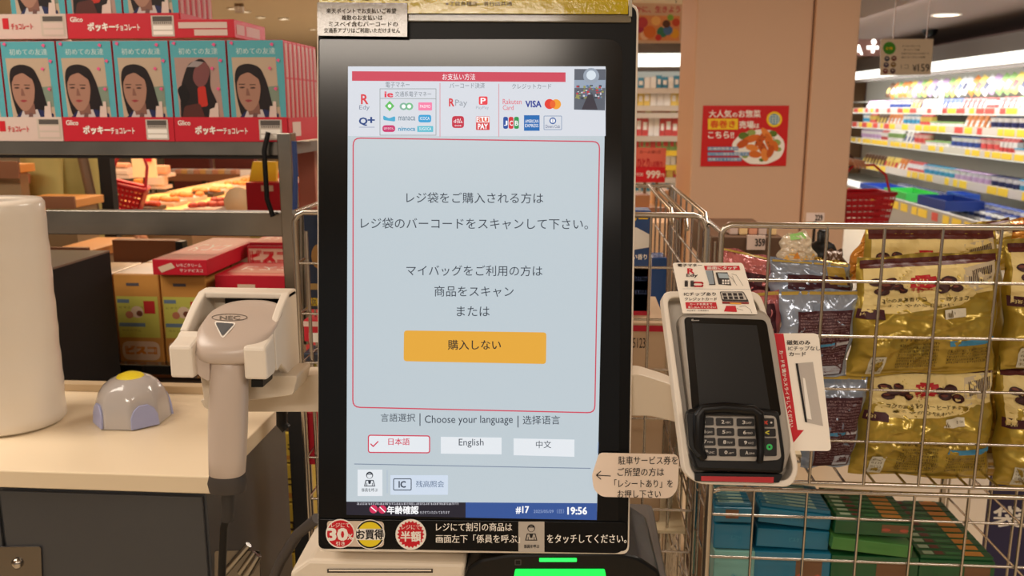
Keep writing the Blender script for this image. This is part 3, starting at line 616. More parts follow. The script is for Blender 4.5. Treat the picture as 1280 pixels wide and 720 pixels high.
# ================================================================== LEFT COUNTER
ctop = mat('counter_laminate', (232, 214, 184), .32, vary=.02, scale=6)
cab = mat('cabinet_grey', (64, 65, 68), .4, vary=.08, scale=5)
zc = .95; ce = WZ(262, 596, zc); cbk = WZ(340, 497, zc)
xr, yf, ybk = ce.x, ce.y, cbk.y+.02
t = thing('packing_counter', 'cream topped packing counter with dark grey cabinet at lower left', 'counter', (xr-.45, (yf+ybk)/2, 0))
M = MB(); M.box((xr-1.3, yf, zc-.026), (xr, ybk, zc), ctop); M.build('counter_top', t, bevel=.002)
M = MB(); M.box((xr-1.3, ybk-.012, zc), (xr-.0, ybk+.01, zc+.014), mat('counter_lip', (196, 172, 138), .4)); M.build('back_lip', t, bevel=.001)
ys = yf+.012
M = MB(); M.box((xr-1.3, ys, .08), (xr-.012, ybk-.01, zc-.027), cab); M.build('cabinet_body', t, bevel=.001)
xd = W(5, 650, ys).x; xd2 = W(332, 640, ybk).x
M = MB(); M.box((xd+.003, ys-.006, .1), (xr-.016, ys-.0005, zc-.034), cab); M.build('front_panel', t, bevel=.001)
M = MB(); M.box((xd-.5, ys-.006, .1), (xd-.003, ys-.0005, zc-.034), cab); M.build('front_panel', t, bevel=.001)
CF = Fr((xr-.3, ys-.007, .8))
def latch(pts, lab):
    M = MB(); plate(M, CF, rnd(pts, 4), 0, .002, mat('dull_chrome', (120, 114, 108), .25, metal=1)); l = M.build('latch_plate', t, bevel=.0008, label=lab)
    return l
l1 = latch([(-30, 684), (51, 683), (53, 740), (-30, 740)], 'chrome latch plate at far left')
M = MB(); M.lathe(CF.px(22, 704, .002), [(.008, 0), (.008, .003), (.005, .006), (.0001, .0065)], chrome, 16, CF.n); M.build('bolt', l1)
l2 = latch([(268, 688), (325, 688), (326, 750), (268, 750)], 'bright latch plate with folded clamp arms')
for (a, b, c_) in [((281, 716), (311, 681), .006), ((300, 716), (318, 690), .005), ((306, 722), (323, 694), .007)]:
    M = MB(); M.tube([CF.px(*a, .010), CF.px((a[0]+b[0])/2, (a[1]+b[1])/2, .016), CF.px(*b, .012)], c_*.8, steel, 10); M.build('clamp_arm', l2)
# roll of produce bags
rc = WZ(13, 530, zc); rc.y += .01
rollm = mat('plastic_roll', (226, 216, 202), .3, vary=.03, scale=2, coat=.3)
t = thing('bag_roll', 'thick white roll of thin plastic bags standing on the cream counter', 'roll', (rc.x, rc.y, zc))
RH = (W(0, 240, rc.y)).z-zc-.012; Rr = .078
M = MB(); pr_ = [(.014, .002), (Rr-.004, .002), (Rr, .006)]
for k in range(1, 24): pr_.append((Rr+.0006*math.sin(k*2.1)+.0004*math.sin(k*5.3), .006+(RH-.012)*k/24))
pr_ += [(Rr, RH-.006), (Rr-.004, RH), (.014, RH), (.014, RH-.03)]
M.lathe((rc.x, rc.y, zc), pr_, rollm, 64); M.build('wound_film', t)
M = MB(); M.lathe((rc.x, rc.y, zc), [(.011, .004), (.0135, .004), (.0135, RH-.004), (.011, RH-.004), (.011, .004)], mat('card_core', (120, 96, 70), .8), 24); M.build('core', t)
# dome with yellow ball
dc = WZ(167.5, 524, zc); dc.z = zc
t = thing('fingertip_moistener', 'clear grey eight-sided dome with a yellow ball on top, on the counter', 'dispenser', dc)
dg = mat('smoky_clear_plastic', (196, 190, 188), .16, trans=.12, coat=.5); lil = mat('lilac_plastic', (166, 172, 214), .3); s_ = .0565
M = MB(); R_ = []
for (r_, z, oc) in [(1.0, 0, 1), (1.0, .08, 1), (.985, .3, 1), (.95, .62, .8), (.88, .86, .5), (.74, 1.08, .2), (.56, 1.22, 0), (.42, 1.28, 0)]:
    R_.append([Vector((dc.x, dc.y, zc+.0015))+Vector((math.cos(a), math.sin(a), 0))*(s_*r_*((1-oc)+oc/ (1.06*max(math.cos(((a+math.pi/8) % (math.pi/4))-math.pi/8), .92))))+Vector((0, 0, z*s_)) for a in [2*math.pi*k/64 for k in range(64)]])
M.loft(R_, dg); dome = M.build('dome_shell', t)
M = MB(); M.lathe((dc.x, dc.y, zc+1.16*s_), [(.024, 0), (.0235, .006), (.019, .011), (.010, .0145), (.0001, .0155)], mat('yellow_sponge', (236, 214, 40), .5), 28); M.build('yellow_ball', t)
for k in range(8):
    a = 2*math.pi*k/8+math.pi/8*0
    d = Vector((math.cos(a), math.sin(a), 0)); e = Vector((-d.y, d.x, 0)); b = Vector((dc.x, dc.y, zc+.002))+d*(s_*.955)
    pts = [(-.022, 0), (.022, 0), (.021, .018), (.016, .029), (.007, .036), (-.007, .036), (-.016, .029), (-.021, .018)]
    if k % 2 == 0: continue
    M = MB(); M.prism([b+e*x+Vector((0, 0, z))-d*(z*.08) for x, z in pts], [b+e*x+Vector((0, 0, z))-d*(z*.08)+d*.0035 for x, z in pts], lil); M.build('lilac_panel', t, bevel=.0008)
# black box behind the counter
bxf = W(145, 400, 1.93).x
far = (W(140, 318, 1.9)).z
M = MB(); M.box((bxf-.42, 1.50, 0), (bxf, 1.93, far), mat('matte_black', (13, 11, 11), .7)); o = M.build('bin_body', None)
M = MB(); M.box((bxf-.42, 1.50, far), (bxf, 1.93, far+.004), mat('sheen_grey_top', (120, 106, 92), .3, vary=.1, scale=6))  # grey colour stands in for light reflected off the black top
t = thing('black_cabinet', 'plain black box standing behind the counter, next to the white roll', 'cabinet', (bxf-.2, 1.7, 0))
p_ = M.build('top_sheet', t); o.parent = t; o.location -= Vector(t.location)
LOC[o.name] = LOC[t.name]
o.name = 'body'
# ================================================================== RACK AT LEFT
Yr = 1.98
def WYr(x, y): return W(x, y, Yr)
xp0, xp1 = WYr(351, 230).x, WYr(368, 230).x
rk = thing('display_rack', 'brushed steel shelf rack carrying the red chocolate stick boxes', 'rack', (xp0-.8, Yr, 0))
def rail(y0, y1, dep, nm='rail', x0=-60):
    a, b = WYr(350, y0), WYr(350, y1)
    M = MB(); M.box((WYr(x0, 200).x, Yr, b.z), (xp0-.001, Yr+dep, a.z), steel); return M.build(nm, rk, bevel=.002)
rail(176.5, 195, .03, 'shelf_front'); rail(265, 296, .03); rail(460, 472, .03)
M = MB(); M.box((WYr(-60, 200).x, Yr+.004, WYr(350, 199).z), (xp0, Yr+.02, WYr(350, 195).z), dark); M.build('dark_lip', rk)  # thin dark metal strip along the underside of the upper rail
M = MB(); M.box((xp0, Yr-.012, 0), (xp1, Yr+.03, WYr(360, 166).z), steel); M.build('post', rk, bevel=.002)
M = MB(); M.box((xp0-1.5, Yr+.02, WYr(350, 196).z), (xp0-.001, Yr+.62, WYr(350, 181).z), mat('shelf_board_grey', (120, 114, 108), .4, metal=.4)); M.build('shelf', rk)
zlow = WYr(350, 466).z
M = MB(); M.box((xp0-1.5, Yr+.03, zlow-.02), (xp0-.001, Yr+.62, zlow), mat('shelf_board_2', (110, 100, 92), .4)); M.build('shelf', rk)
M = MB(); M.box((xp0-1.5, Yr-.02, 0), (xp0-.002, Yr+.03, WYr(350, 480).z), mat('rack_kick', (70, 56, 48), .5)); M.build('lower_panel', rk)
for yy in (Yr+.6,):
    M = MB(); M.box((xp0-1.5, yy, 0), (xp0-1.46, yy+.03, WYr(350, 185).z), steel); M.build('post', rk)
    M = MB(); M.box((xp0, yy, 0), (xp1, yy+.03, WYr(350, 185).z), steel); M.build('post', rk)
a = WYr(357, 215)
M = MB(); M.tube([a+Vector((-.03, -.015, .09)), a+Vector((-.04, -.02, .05)), a+Vector((-.04, -.02, -.06)), a+Vector((-.03, -.015, -.1))], .006, black, 8); M.build('cable_loop', rk)
M = MB(); M.tube([WYr(371, 176)-Vector((0, .02, 0)), WYr(373, 215)-Vector((0, .02, 0)), WYr(372, 262)-Vector((0, .02, 0))], .006, mat('blue_tape', (40, 60, 110), .4), 8); M.build('blue_cable', rk)
for x_ in (376, 381):
    M = MB(); M.tube([WYr(x_, 262), WYr(x_+2, 430)], .006, steel, 8); M.build('tube', rk)
# --- chocolate stick packs, own coordinates in metres
u_ = Yr/F/math.cos(YAW)*.985
Fp = WYr(0, 176.6).z
pw = (WYr(358, 100).x-WYr(286, 100).x); ph = WYr(300, 48).z-WYr(300, 147).z; sh = WYr(300, 147).z-Fp
pd = .031
tealm = mat('pack_teal', (88, 168, 180), .25, coat=.3); redm = mat('pack_red', (196, 22, 44), .45); pkw = mat('pack_white', (214, 192, 182), .35)
dk_ = ink((34, 26, 28)); skin = ink((164, 122, 104)); skin2 = ink((132, 92, 80)); bei = ink((186, 164, 142)); navy = ink((38, 44, 84)); pnk = ink((226, 90, 140)); grn = ink((126, 140, 124)); shirt = ink((196, 186, 184))
sdw = ink((196, 150, 140))
def pack(name, kind):
    """front picture in crop units 72 x 130 (y down) on the front face (y = 0)"""
    M = MB(); h_ = ph+sh-.004
    M.box((0, 0, 0), (pw-.003, pd-.002, h_), redm); o = M.build(name, None, loc=(0, 0, 0), bevel=.0012)
    k = (pw-.003)/70.5
    mp = lambda x, y, h: Vector((x*k, -h, h_-y*k*(h_/(k*130))))
    r = Pr(mp)
    r2 = Pr(lambda x, y, h: mp(min(60.5, 6+(x-6)*1.22), y if y > 95 else 29+(y-29)*1.04, h)); r2.M = r.M
    r.rect(.5, .5, 70, 129.5, tealm, .0004); r.text('初めての友達', 11, 60, 14, ink((190, 214, 214)), 8, .01)
    r.poly([(5, 22), (60, 22), (61, 60), (63, 101), (7, 101)], bei if kind else ink((170, 140, 130)), .0006)
    if kind:
        r.poly([(40, 60), (62, 58), (62, 85), (40, 85)], grn, .0008)
        r2.poly(rnd([(7, 46), (10, 33), (22, 29), (34, 34), (40, 52), (45, 82), (43, 101), (30, 96), (12, 96), (8, 70)], 6), dk_, .0010)
        r2.poly(rnd([(9, 101), (16, 88), (36, 86), (52, 92), (58, 101)], 3), navy, .0012); r2.poly([(14, 101), (18, 88), (34, 86), (37, 101)], shirt, .0014)
        r2.poly([(18, 80), (31, 78), (32, 92), (20, 93)], skin2, .0015)
        r2.poly(rnd([(9.5, 52), (12, 40), (21, 36), (30, 42), (34, 58), (31, 78), (24, 88), (18, 88), (11, 76), (9, 62)], 7), skin, .0017)
        r2.poly(rnd([(9, 54), (10, 40), (20, 34), (30, 38), (35, 52), (30, 47), (22, 40), (13, 44)], 3), dk_, .0019)
        for (x, y) in [(14.5, 59), (25.5, 59.5)]:
            r2.disc(x, y, 2.8, ink((70, 50, 46)), .0019, 10, 1.1); r2.rect(x-3.2, y-4.4, x+3.2, y-3.4, dk_, .0019)
        r2.poly([(19, 60), (20.5, 60), (22.5, 69), (18, 69)], skin2, .0019); r2.poly(rnd([(16, 75), (20, 73.6), (25, 75), (20, 77.4)], 1.5), ink((150, 60, 66)), .0019)
        r2.poly([(23, 101), (25, 90), (29, 91), (28, 101)], ink((110, 80, 76)), .0019)
        r.poly([(48, 101), (50, 84), (54, 84), (54, 78), (58, 78), (58, 101)], pkw, .0021)
    else:
        r.poly(rnd([(8, 101), (10, 62), (16, 44), (22, 30), (40, 22), (50, 36), (48, 60), (56, 80), (58, 101)], 6), dk_, .0010)
        r.poly(rnd([(26, 50), (30, 34), (44, 26), (50, 38), (44, 56), (34, 62)], 6), ink((120, 72, 72)), .0012); r.poly(rnd([(32, 60), (42, 58), (44, 84), (32, 86)], 3), ink((190, 50, 40)), .0014)
        r.poly(rnd([(6, 62), (16, 54), (22, 72), (12, 88)], 4), ink((24, 20, 22)), .0014); r.poly(rnd([(10, 101), (14, 84), (34, 80), (40, 101)], 4), ink((84, 44, 40)), .0016)
        r.poly([(44, 101), (46, 88), (52, 86), (54, 80), (57, 80), (57, 101)], pkw, .0018); r.poly([(20, 34), (30, 26), (42, 28), (34, 34)], ink((150, 140, 140)), .0016)
    for (x, y) in [(56, 6), (63, 26), (52, 36), (58, 62), (6, 4)]: r.poly([(x-2.5, y), (x, y-2.5), (x+2.5, y-1), (x+1, y+2.5)], pnk, .0023)
    r.build('front_print', o)
    # side face print (x = pw): white panel with red lines
    r = Pr(lambda x, y, h: Vector((pw-.003+h, .003+x*(pd-.008), h_-y*h_)))
    r.rect(.16, .03, .84, .36, sdw, .0004); r.rect(.16, .38, .84, .97, sdw, .0004); r.rect(.3, .1, .42, .9, ink((200, 110, 110)), .0008); r.build('side_print', o)
    return o
pA = pack('chocolate_stick_box', 1); pB = pack('chocolate_stick_box', 0)
ord_ = ['leftmost', 'second from left', 'third from left', 'fourth', 'fifth and rightmost']
z2 = WYr(300, 47).z+.001     # base of the upper course
first = {1: True, 0: True}
def put(kind, x, y, z, lab, grp):
    src = pA if kind else pB
    if first[kind]: first[kind] = False; src.location = (x, y, z); o = src
    else: o = dup(src, (x, y, z))
    o['label'] = lab; o['group'] = grp; o['category'] = 'snack box'; return o
X0 = xe = WYr(358, 100).x - pw*5
for i in range(5):
    put(0 if i == 3 else 1, X0+i*pw, Yr+.001, Fp+.001, 'lower row chocolate stick box with %s, %s' % ('a dark figure' if i == 3 else 'a portrait', ord_[i]), 'chocolate stick boxes, lower row')
put(1, X0-pw, Yr+.001, Fp+.001, 'lower row chocolate stick box at the far left, cut by the photo edge', 'chocolate stick boxes, lower row')
for j in range(1, 8):
    put(1, X0+4*pw, Yr+.001+j*pd, Fp+.001, 'side-on chocolate stick box in the lower row, %s behind the corner box' % ['', 'first', 'second', 'third', 'fourth', 'fifth', 'sixth', 'seventh'][j], 'side-on chocolate stick boxes, lower row')
X1 = WYr(222, 30).x - pw*3
for i in range(3):
    put(0 if i == 1 else 1, X1+i*pw, Yr+.02, z2, 'chocolate stick box cut by the photo\'s top edge, %s' % ['leftmost', 'the middle dark one', 'rightmost'][i], 'chocolate stick boxes, upper row')
for j in range(1, 6):
    put(1, X1+2*pw, Yr+.02+j*pd, z2, 'side-on chocolate stick box in the upper row, %s behind its corner box' % ['', 'first', 'second', 'third', 'fourth', 'fifth'][j], 'side-on chocolate stick boxes, upper row')
def tray(x0, x1, z, y0, white_, lab, xo=0):
    t = thing('display_tray', lab, 'display case', ((x0+x1)/2, y0, z)); m_ = pkw if white_ else redm
    M = MB(); M.box((x0, y0-.004, z), (x1-.0015, y0-.0012, z+sh), m_); M.build('front_strip', t)
    k = (x1-x0)/146.
    r = Pr(lambda x, y, h: Vector((x0+x*k, y0-.0042-h, z+sh-y*sh/30.)))
    if white_:
        r.rect(62, 5, 70, 12+6, rd_, .0004); r.text('チョコレート', 73, 101, 15, rd_, 7, .03); r.rect(112, 2, 143, 27, ink((200, 186, 172)), .0004); r.rect(115, 3, 141, 9, ink((90, 84, 80)), .0007); r.rect(115, 11, 141, 17, pkw, .0007); r.rect(115, 19, 141, 25, pkw, .0007)
    else:
        r.text('Glico', 5, 21, 7, wht, 6, .02); r.text('ポッキー', 27, 62, 16, wht, 10, .05); r.text('チョコレート', 63, 94, 17, wht, 7.5, .03)
        r.rect(109, 3, 138, 28, ink((200, 190, 180)), .0004); r.rect(111, 4, 136, 10, ink((90, 84, 80)), .0007)
        for kx in range(9): r.rect(112+kx*2.7, 10.5, 113.4+kx*2.7, 13, ink((90, 84, 80)), .0007)
        r.rect(111, 15, 136, 20, wht, .0007); r.rect(111, 21.5, 136, 26, wht, .0007)
    r.build('front_print', t); return t
tray(X0-pw, X0+pw, Fp+.001, Yr, True, 'white display tray strip of the lower row at far left')
tray(X0+pw, X0+3*pw, Fp+.001, Yr, False, 'red display tray strip under the lower row, left of two')
tt = tray(X0+3*pw, X0+5*pw, Fp+.001, Yr, False, 'red display tray strip under the lower row, at the rack\'s right corner')
M = MB(); M.box((X0+5*pw, Yr-.004, Fp+.001), (X0+5*pw+.002, Yr+.25, Fp+sh), redm)
M.box((X0+5*pw+.002, Yr+.02, Fp+.012), (X0+5*pw+.003, Yr+.08, Fp+sh-.01), pkw); M.build('side_strip', tt)
tray(X1-pw, X1+pw, z2, Yr+.018, True, 'white display tray strip in the upper row, partly cut off at left')
tu = tray(X1+pw, X1+3*pw, z2, Yr+.018, False, 'red display tray strip in the upper row')
M = MB(); M.box((X1+3*pw, Yr+.014, z2), (X1+3*pw+.002, Yr+.21, z2+sh), redm); M.build('side_strip', tu)
put(1, X0-pw, Yr+.002, Fp+.001, 'lower row chocolate stick box cut by the left edge of the photo', 'chocolate stick boxes, lower row') if False else None
# flat box lying on top
xa_ = WYr(219, 40).x; xb_ = WYr(291, 40).x; za = z2; zb = WYr(290, 28).z+.012
t = thing('flat_red_box', 'red and white box lying flat on the boxes at the top right of the rack', 'snack box', ((xa_+xb_)/2, Yr+.1, za))
M = MB(); M.box((xa_, Yr+.01, za), (xb_, Yr+.21, zb-.004), redm); M.build('carton', t, bevel=.001)
r = Pr(lambda x, y, h: Vector((xa_+x*(xb_-xa_), Yr+.01-h, zb-.004-y*(zb-.004-za)))); r.rect(.03, .15, .88, .48, pkw, .0006); r.rect(.3, .55, .88, .88, pkw, .0006); r.build('front_print', t)
r = Pr(lambda x, y, h: Vector((xb_+h, Yr+.01+x*.2, zb-.004-y*(zb-.004-za)))); r.rect(.06, .25, .3, .8, sdw, .0006); r.rect(.36, .25, .8, .8, sdw, .0006); r.build('side_print', t)
# --- biscuit cartons on the low shelf
og_ = mat('carton_orange', (206, 146, 74), .3, coat=.4, vary=.1, scale=12); yl_ = ink((200, 196, 92)); blu = ink((110, 130, 150)); crm = ink((224, 196, 170))
Yb = Yr+.06
def bx(x, y, Y=Yb): return W(x, y, Y)
kx = (bx(204, 400).x-bx(146, 400).x)
def carton():
    t = thing('biscuit_carton', 'x', 'snack box', (0, 0, 0)); h_ = bx(170, 346).z-bx(170, 456).z
    M = MB(); M.box((0, 0, 0), (kx-.004, .16, h_), og_); M.build('carton', t, bevel=.003)
    k = (kx-.004)/57.
    r = Pr(lambda x, y, h: Vector((x*k, -h, h_-y*h_/120.)))
    r.rect(16, 12, 32, 16, ink((90, 84, 90)), .0006); r.rect(2, 30, 54, 86, yl_, .0006); r.rect(3, 34, 18, 39, blu, .0009); r.rect(3, 66, 36, 71, blu, .0009)
    r.rect(36, 36, 50, 53, ink((196, 50, 50)), .0009); r.disc(27, 51, 8, crm, .0009, 14); r.disc(17, 55, 5, ink((190, 120, 90)), .0011, 12); r.disc(30, 53, 4, ink((120, 70, 50)), .0013, 10)
    r.text('ビタミン入り', 5, 35, 45, ink((120, 110, 60)), 3); r.text('カルシウム', 6, 30, 76, ink((120, 110, 60)), 3)
    r.rect(4, 91, 52, 117, crm, .0006, r=10); r.text('ビスコ', 9, 47, 103, ink((214, 130, 50)), 11, .08); r.build('front_print', t); return t
zs_ = zlow+.001
c0 = carton(); bp = bx(146, 400)
spots = [(0, 0, 0), (1, 0, 0), (-1, 0, 0), (0, 1, 0), (1, 1, 0), (2, 1, -1)]
hh = bx(170, 346).z-bx(170, 456).z
labs = ['orange biscuit carton with yellow label, front left one next to the black box', 'orange biscuit carton with yellow label, under the tilted red box',
        'orange biscuit carton mostly hidden behind the black box', 'orange biscuit carton in the second rank, left', 'orange biscuit carton in the second rank, behind the red box', None, 'orange biscuit carton hidden low behind the scanner cradle']
sp_ = []
for i, (a, b, c) in enumerate(spots):
    if labs[i] is None: continue
    l = (bp.x+a*kx, Yb+b*.17, zs_)
    if i == 0: c0.location = l; o = c0
    else: o = dup(c0, l)
    o['label'] = labs[i]; o['group'] = 'orange biscuit cartons'
topz = zs_+hh
# red thin boxes
def redbox(a, b, z, d, h_, rot, lab, txt, name='red_biscuit_box', tx=None):
    t = thing(name, lab, 'snack box', (0, 0, 0))
    M = MB(); M.box((0, 0, 0), (b, d, h_), redm); M.build('carton', t, bevel=.0015)
    r = Pr(lambda x, y, h: Vector((x*b, -h, h_-y*h_)));
    if txt == 1: r.poly([(.1, .5), (.35, .2), (.42, .5), (.16, .85)], crm, .0006); r.text('いちごクリーム', .45, .9, .35, wht, .22, .01); r.text('サンドビスコ', .5, .92, .68, wht, .2, .01)
    elif txt == 2: r.rect(.28, .1, .5, .3, crm, .0006)
    elif txt == 3: r.rect(.04, .12, 1.0, .92, crm, .0006); r.text('ビスコ', .08, .98, .52, rd_, .6, .08)
    r.build('front_print', t)
    r = Pr(lambda x, y, h: Vector((x*b, y*d, h_+h))); r.rect(.08, .2, .92, .9, ink((214, 120, 110)), .0006); r.text('ビスコ', .2, .8, .5, wht, .3); r.build('top_print', t)
    t.location = a; t.rotation_euler.z = rot; return t
redbox(Vector((bx(199, 345).x, Yb-.03, topz+.004)), bx(266, 345).x-bx(199, 345).x, 0, .36, .038, -.14*0, 'flat red biscuit box with a cream biscuit picture, lying on the orange cartons', 1)
rz0 = zs_
redbox(Vector((bx(266, 345, Yb).x+.004, Yb, zs_)), .20, 0, .18, bx(300, 344).z-zs_, 0, 'upright red biscuit box directly behind the scanner cradle', 2)
redbox(Vector((bx(312, 320, Yb+.2).x, Yb+.2, zs_)), .11, 0, .14, bx(330, 302, Yb+.2).z-zs_-.002, 0, 'tall red biscuit box with cream oval, far end next to the rack post', 0)
o = redbox(Vector((bx(310, 320, Yb+.19).x, Yb+.186, bx(330, 332, Yb+.19).z)), .11, 0, .01, .052, 0, 'cream panel with big red lettering hung before the tall red box', 3, 'lettered_panel')
# things at the rack's far right: maroon box with yellow top sign
redbox(Vector((W(309, 265, 2.75).x, 2.75, W(309, 264, 2.75).z)), .18, 0, .2, .092, 0, 'dark red box standing beyond the steel rail, under the yellow sign', 2, 'dark_red_box')
a = W(309, 264, 2.75); M = MB(); M.box((a.x, 2.76, 0), (a.x+.2, 2.95, a.z), mat('yellow_green_box', (170, 156, 60), .5)); M.build('box_stack', label='yellow green carton beneath the dark red box beyond the rack', cat='box', bevel=.002)
ya = mat('bright_yellow', (236, 190, 30), .5); p0, p1, p2, p3 = W(316, 202, 2.8), W(345, 202, 2.8), W(345, 231, 2.8), W(310, 231, 2.8)
M = MB(); A_ = [p0, p1, p2, p3]; M.prism([p+Vector((0, .02, 0)) for p in A_], A_, ya); M.build('yellow_card', label='plain bright yellow card above the dark red box, seen through the rack', cat='sign')
# ================================================================== LEFT BACKGROUND: warm deli tables
warm = mat('deli_warm_board', (240, 190, 120), .5); brn = mat('deli_brown_edge', (150, 100, 70), .5); pinkish = mat('deli_pink', (224, 160, 130), .45)
def slab(name, pts, Ys, thick, m, lab, cat='shelf', edge=None):
    """pts pixel corners at depths Ys, thickness downward"""
    P_ = [W(x, y, Y) for (x, y), Y in zip(pts, Ys)]
    t = thing(name, lab, cat, sum(P_, Vector())/4)
    M = MB(); M.prism([p-Vector((0, 0, thick)) for p in P_], P_, m); M.build('board', t, bevel=.002)
    a, b = P_[0], P_[1]
    M = MB(); M.prism([a-Vector((0, .006, thick*1.3)), b-Vector((0, .006, thick*1.3)), b-Vector((0, .006, -.004)), a-Vector((0, .006, -.004))], [p for p in [a-Vector((0, 0, thick*1.3)), b-Vector((0, 0, thick*1.3)), b-Vector((0, 0, -.004)), a-Vector((0, 0, -.004))]], edge or brn); M.build('edge_strip', t)
    return t, P_
def level(name, x0, y0, x1, Z, Y0, Y1, m, lab, legs=True, edge=None):
    global skm
    skm = mat('table_skirt_beige', (168, 140, 104), .6, vary=.2, scale=4)
    a = W(x0, y0, Y0).x; b = W(x1, y0, Y0).x
    t = thing(name, lab, 'display table', ((a+b)/2, (Y0+Y1)/2, 0))
    M = MB(); M.box((a, Y0, Z-.03), (b, Y1, Z), m); M.build('table_board', t, bevel=.003)
    M = MB(); M.box((a-.004, Y0-.012, Z-.05), (b+.004, Y0-.0005, Z+.012), edge or brn); M.build('edge_strip', t)
    if not legs:
        M = MB(); M.box((a+.02, Y0+.03, .0), (b-.02, Y1-.02, Z-.031), skm); M.build('skirt', t); return t, a, b
    for q_ in ((a+.04, Y0+.04), (b-.04, Y0+.04), (a+.04, Y1-.04), (b-.04, Y1-.04)):
        M = MB(); M.box((q_[0]-.02, q_[1]-.02, 0), (q_[0]+.02, q_[1]+.02, Z-.031), dark); M.build('leg', t)
    return t, a, b
# deli island on the right: top seen between y 235 and 265
Zt = W(200, 268, 3.9).z
t, a, b = level('deli_table', 70, 266, 262, Zt, 3.9, 7.2, warm, 'warm lit deli table edged with red and white price cards', False, edge=mat('white_edge', (236, 210, 190), .5))
i = 0
for k in range(4):
    xx = a+.12+k*(b-a-.1)/4.2; M = MB(); M.box((xx, 3.865, Zt-.04), (xx+.05, 3.885, Zt+.02), redm)
    M.build('price_card', label='red price card standing on the near edge of the deli table, number %s from left' % ['one', 'two', 'three', 'four'][k], cat='price card', group='red price cards on the near table edge')
for k in range(12):
    yy = 4.1+k*.27; M = MB(); M.box((b+.006, yy, Zt-.05), (b+.02, yy+.13, Zt+.04), redm if k % 2 else pkw)
    M.build('price_card', label='%s card in the row along the long right edge of the deli table' % ('red' if k % 2 else 'white'), cat='price card', group='%s cards along the deli table edge' % ('red' if k % 2 else 'white'))
rr = random.Random(5)
food = [mat('fried_food', (222, 140, 70), .5), mat('pale_food', (240, 206, 150), .5), mat('red_food', (190, 70, 50), .5)]
for k in range(26):
    x = a+.35+(k % 2)*(b-a-.4)/1.05; y = 4.05+(k//2)*.24; fm = food[rr.randint(0, 2)]
    M = MB(); M.box((x-.09, y-.08, Zt+.001), (x+.07, y+.08, Zt+.02), mat('tray_black', (50, 38, 32), .4) if k % 3 == 0 else pkw)
    for j in range(5):
        c = Vector((x-.06+.028*j, y+rr.uniform(-.04, .04), Zt+.022)); M.lathe(c, [(.022, 0), (.026, .008), (.018, .02), (.001, .024)], fm, 8)
    M.build('food_tray', label='shallow tray of small fried food pieces on the warm lit deli table', cat='food tray', group='food trays on the deli table')
# second shelf behind, with packs
Zs = W(230, 219, 7.6).z
t, a2, b2 = level('deli_shelf', 205, 220, 300, Zs, 7.6, 8.4, mat('white_shelf', (240, 214, 190), .5), 'white shelf with small pale packs behind the deli table')
mar = mat('maroon_meat', (110, 44, 40), .5, vary=.3, scale=60)
for k in range(11):
    x = a2+.04+k*(b2-a2-.1)/10.5; M = MB(); M.box((x, 7.61, Zs+.001), (x+.055, 7.7, Zs+.05), [pkw, pinkish, warm][k % 3])
    M.build('food_pack', bevel=.006, label='small pale food pack in the row on the white shelf behind the deli table', cat='food pack', group='food packs on the white deli shelf')
a = W(205, 200, 8.6); b = W(262, 214, 8.6); M = MB(); M.box((a.x, 8.6, 0), (b.x, 8.7, a.z+.5), mar); M.build('meat_case', label='dark maroon meat display at the back, left of the pair', cat='display case')
a = W(268, 200, 8.6); b = W(318, 214, 8.6); M = MB(); M.box((a.x, 8.6, 0), (b.x, 8.7, a.z+.5), mar); M.build('meat_case', label='dark maroon meat display at the back, right of the pair', cat='display case')
# sign over the table
a, b = W(164, 196, 4.6), W(196, 222, 4.6)
t = thing('deli_sign', 'glowing cream price sign with a red corner above the deli table', 'sign', ((a.x+b.x)/2, 4.6, b.z))
M = MB(); M.box((a.x, 4.6, b.z), (b.x, 4.61, a.z), mat('cream_sign', (250, 224, 190), .5)); M.build('board', t)
M = MB(); M.box((b.x-.05, 4.594, a.z-.025), (b.x-.02, 4.5995, a.z-.002), redm); M.build('red_corner', t)
M = MB(); M.tube([(a.x+.06, 4.6, Zt+.002), (a.x+.06, 4.605, b.z)], .006, dark, 8); M.build('stand', t)
PL = []
for k, (x0, y0, x1, y1, c_) in enumerate([(136, 212, 160, 219, pkw), (137, 204, 158, 210, pinkish), (178, 220, 205, 232, pkw), (184, 207, 208, 217, pinkish), (166, 224, 178, 243, food[0])]):
    a, b = W(x0, y0, 4.9), W(x1, y1, 4.9); M = MB(); M.box((a.x, 4.9, b.z), (b.x, 4.96, a.z), c_); PL.append((a.x, b.x, b.z)); M.build('food_carton', bevel=.006, label=['white pack stacked over the red basket, lower', 'pinkish pack stacked over the red basket, upper', 'white tray pack right of the deli sign', 'pinkish pack behind the deli sign', 'orange tub in front of the deli sign'][k], cat='food pack')
t = thing('deli_riser', 'small stepped pale stand carrying packs at the back of the deli table', 'stand', (PL[0][0], 4.94, Zt))
for k, (x0_, x1_, z_) in enumerate(PL):
    M = MB(); M.box((x0_-.005, 4.9+.004*k, max(z_-.02, Zt+.001)), (x1_+.005, 4.97+.012*k, z_-.0005), pkw); M.box((x0_+.02, 4.93, Zt+.0005), (x0_+.03, 4.94, z_-.02), dark); M.build('platform', t)
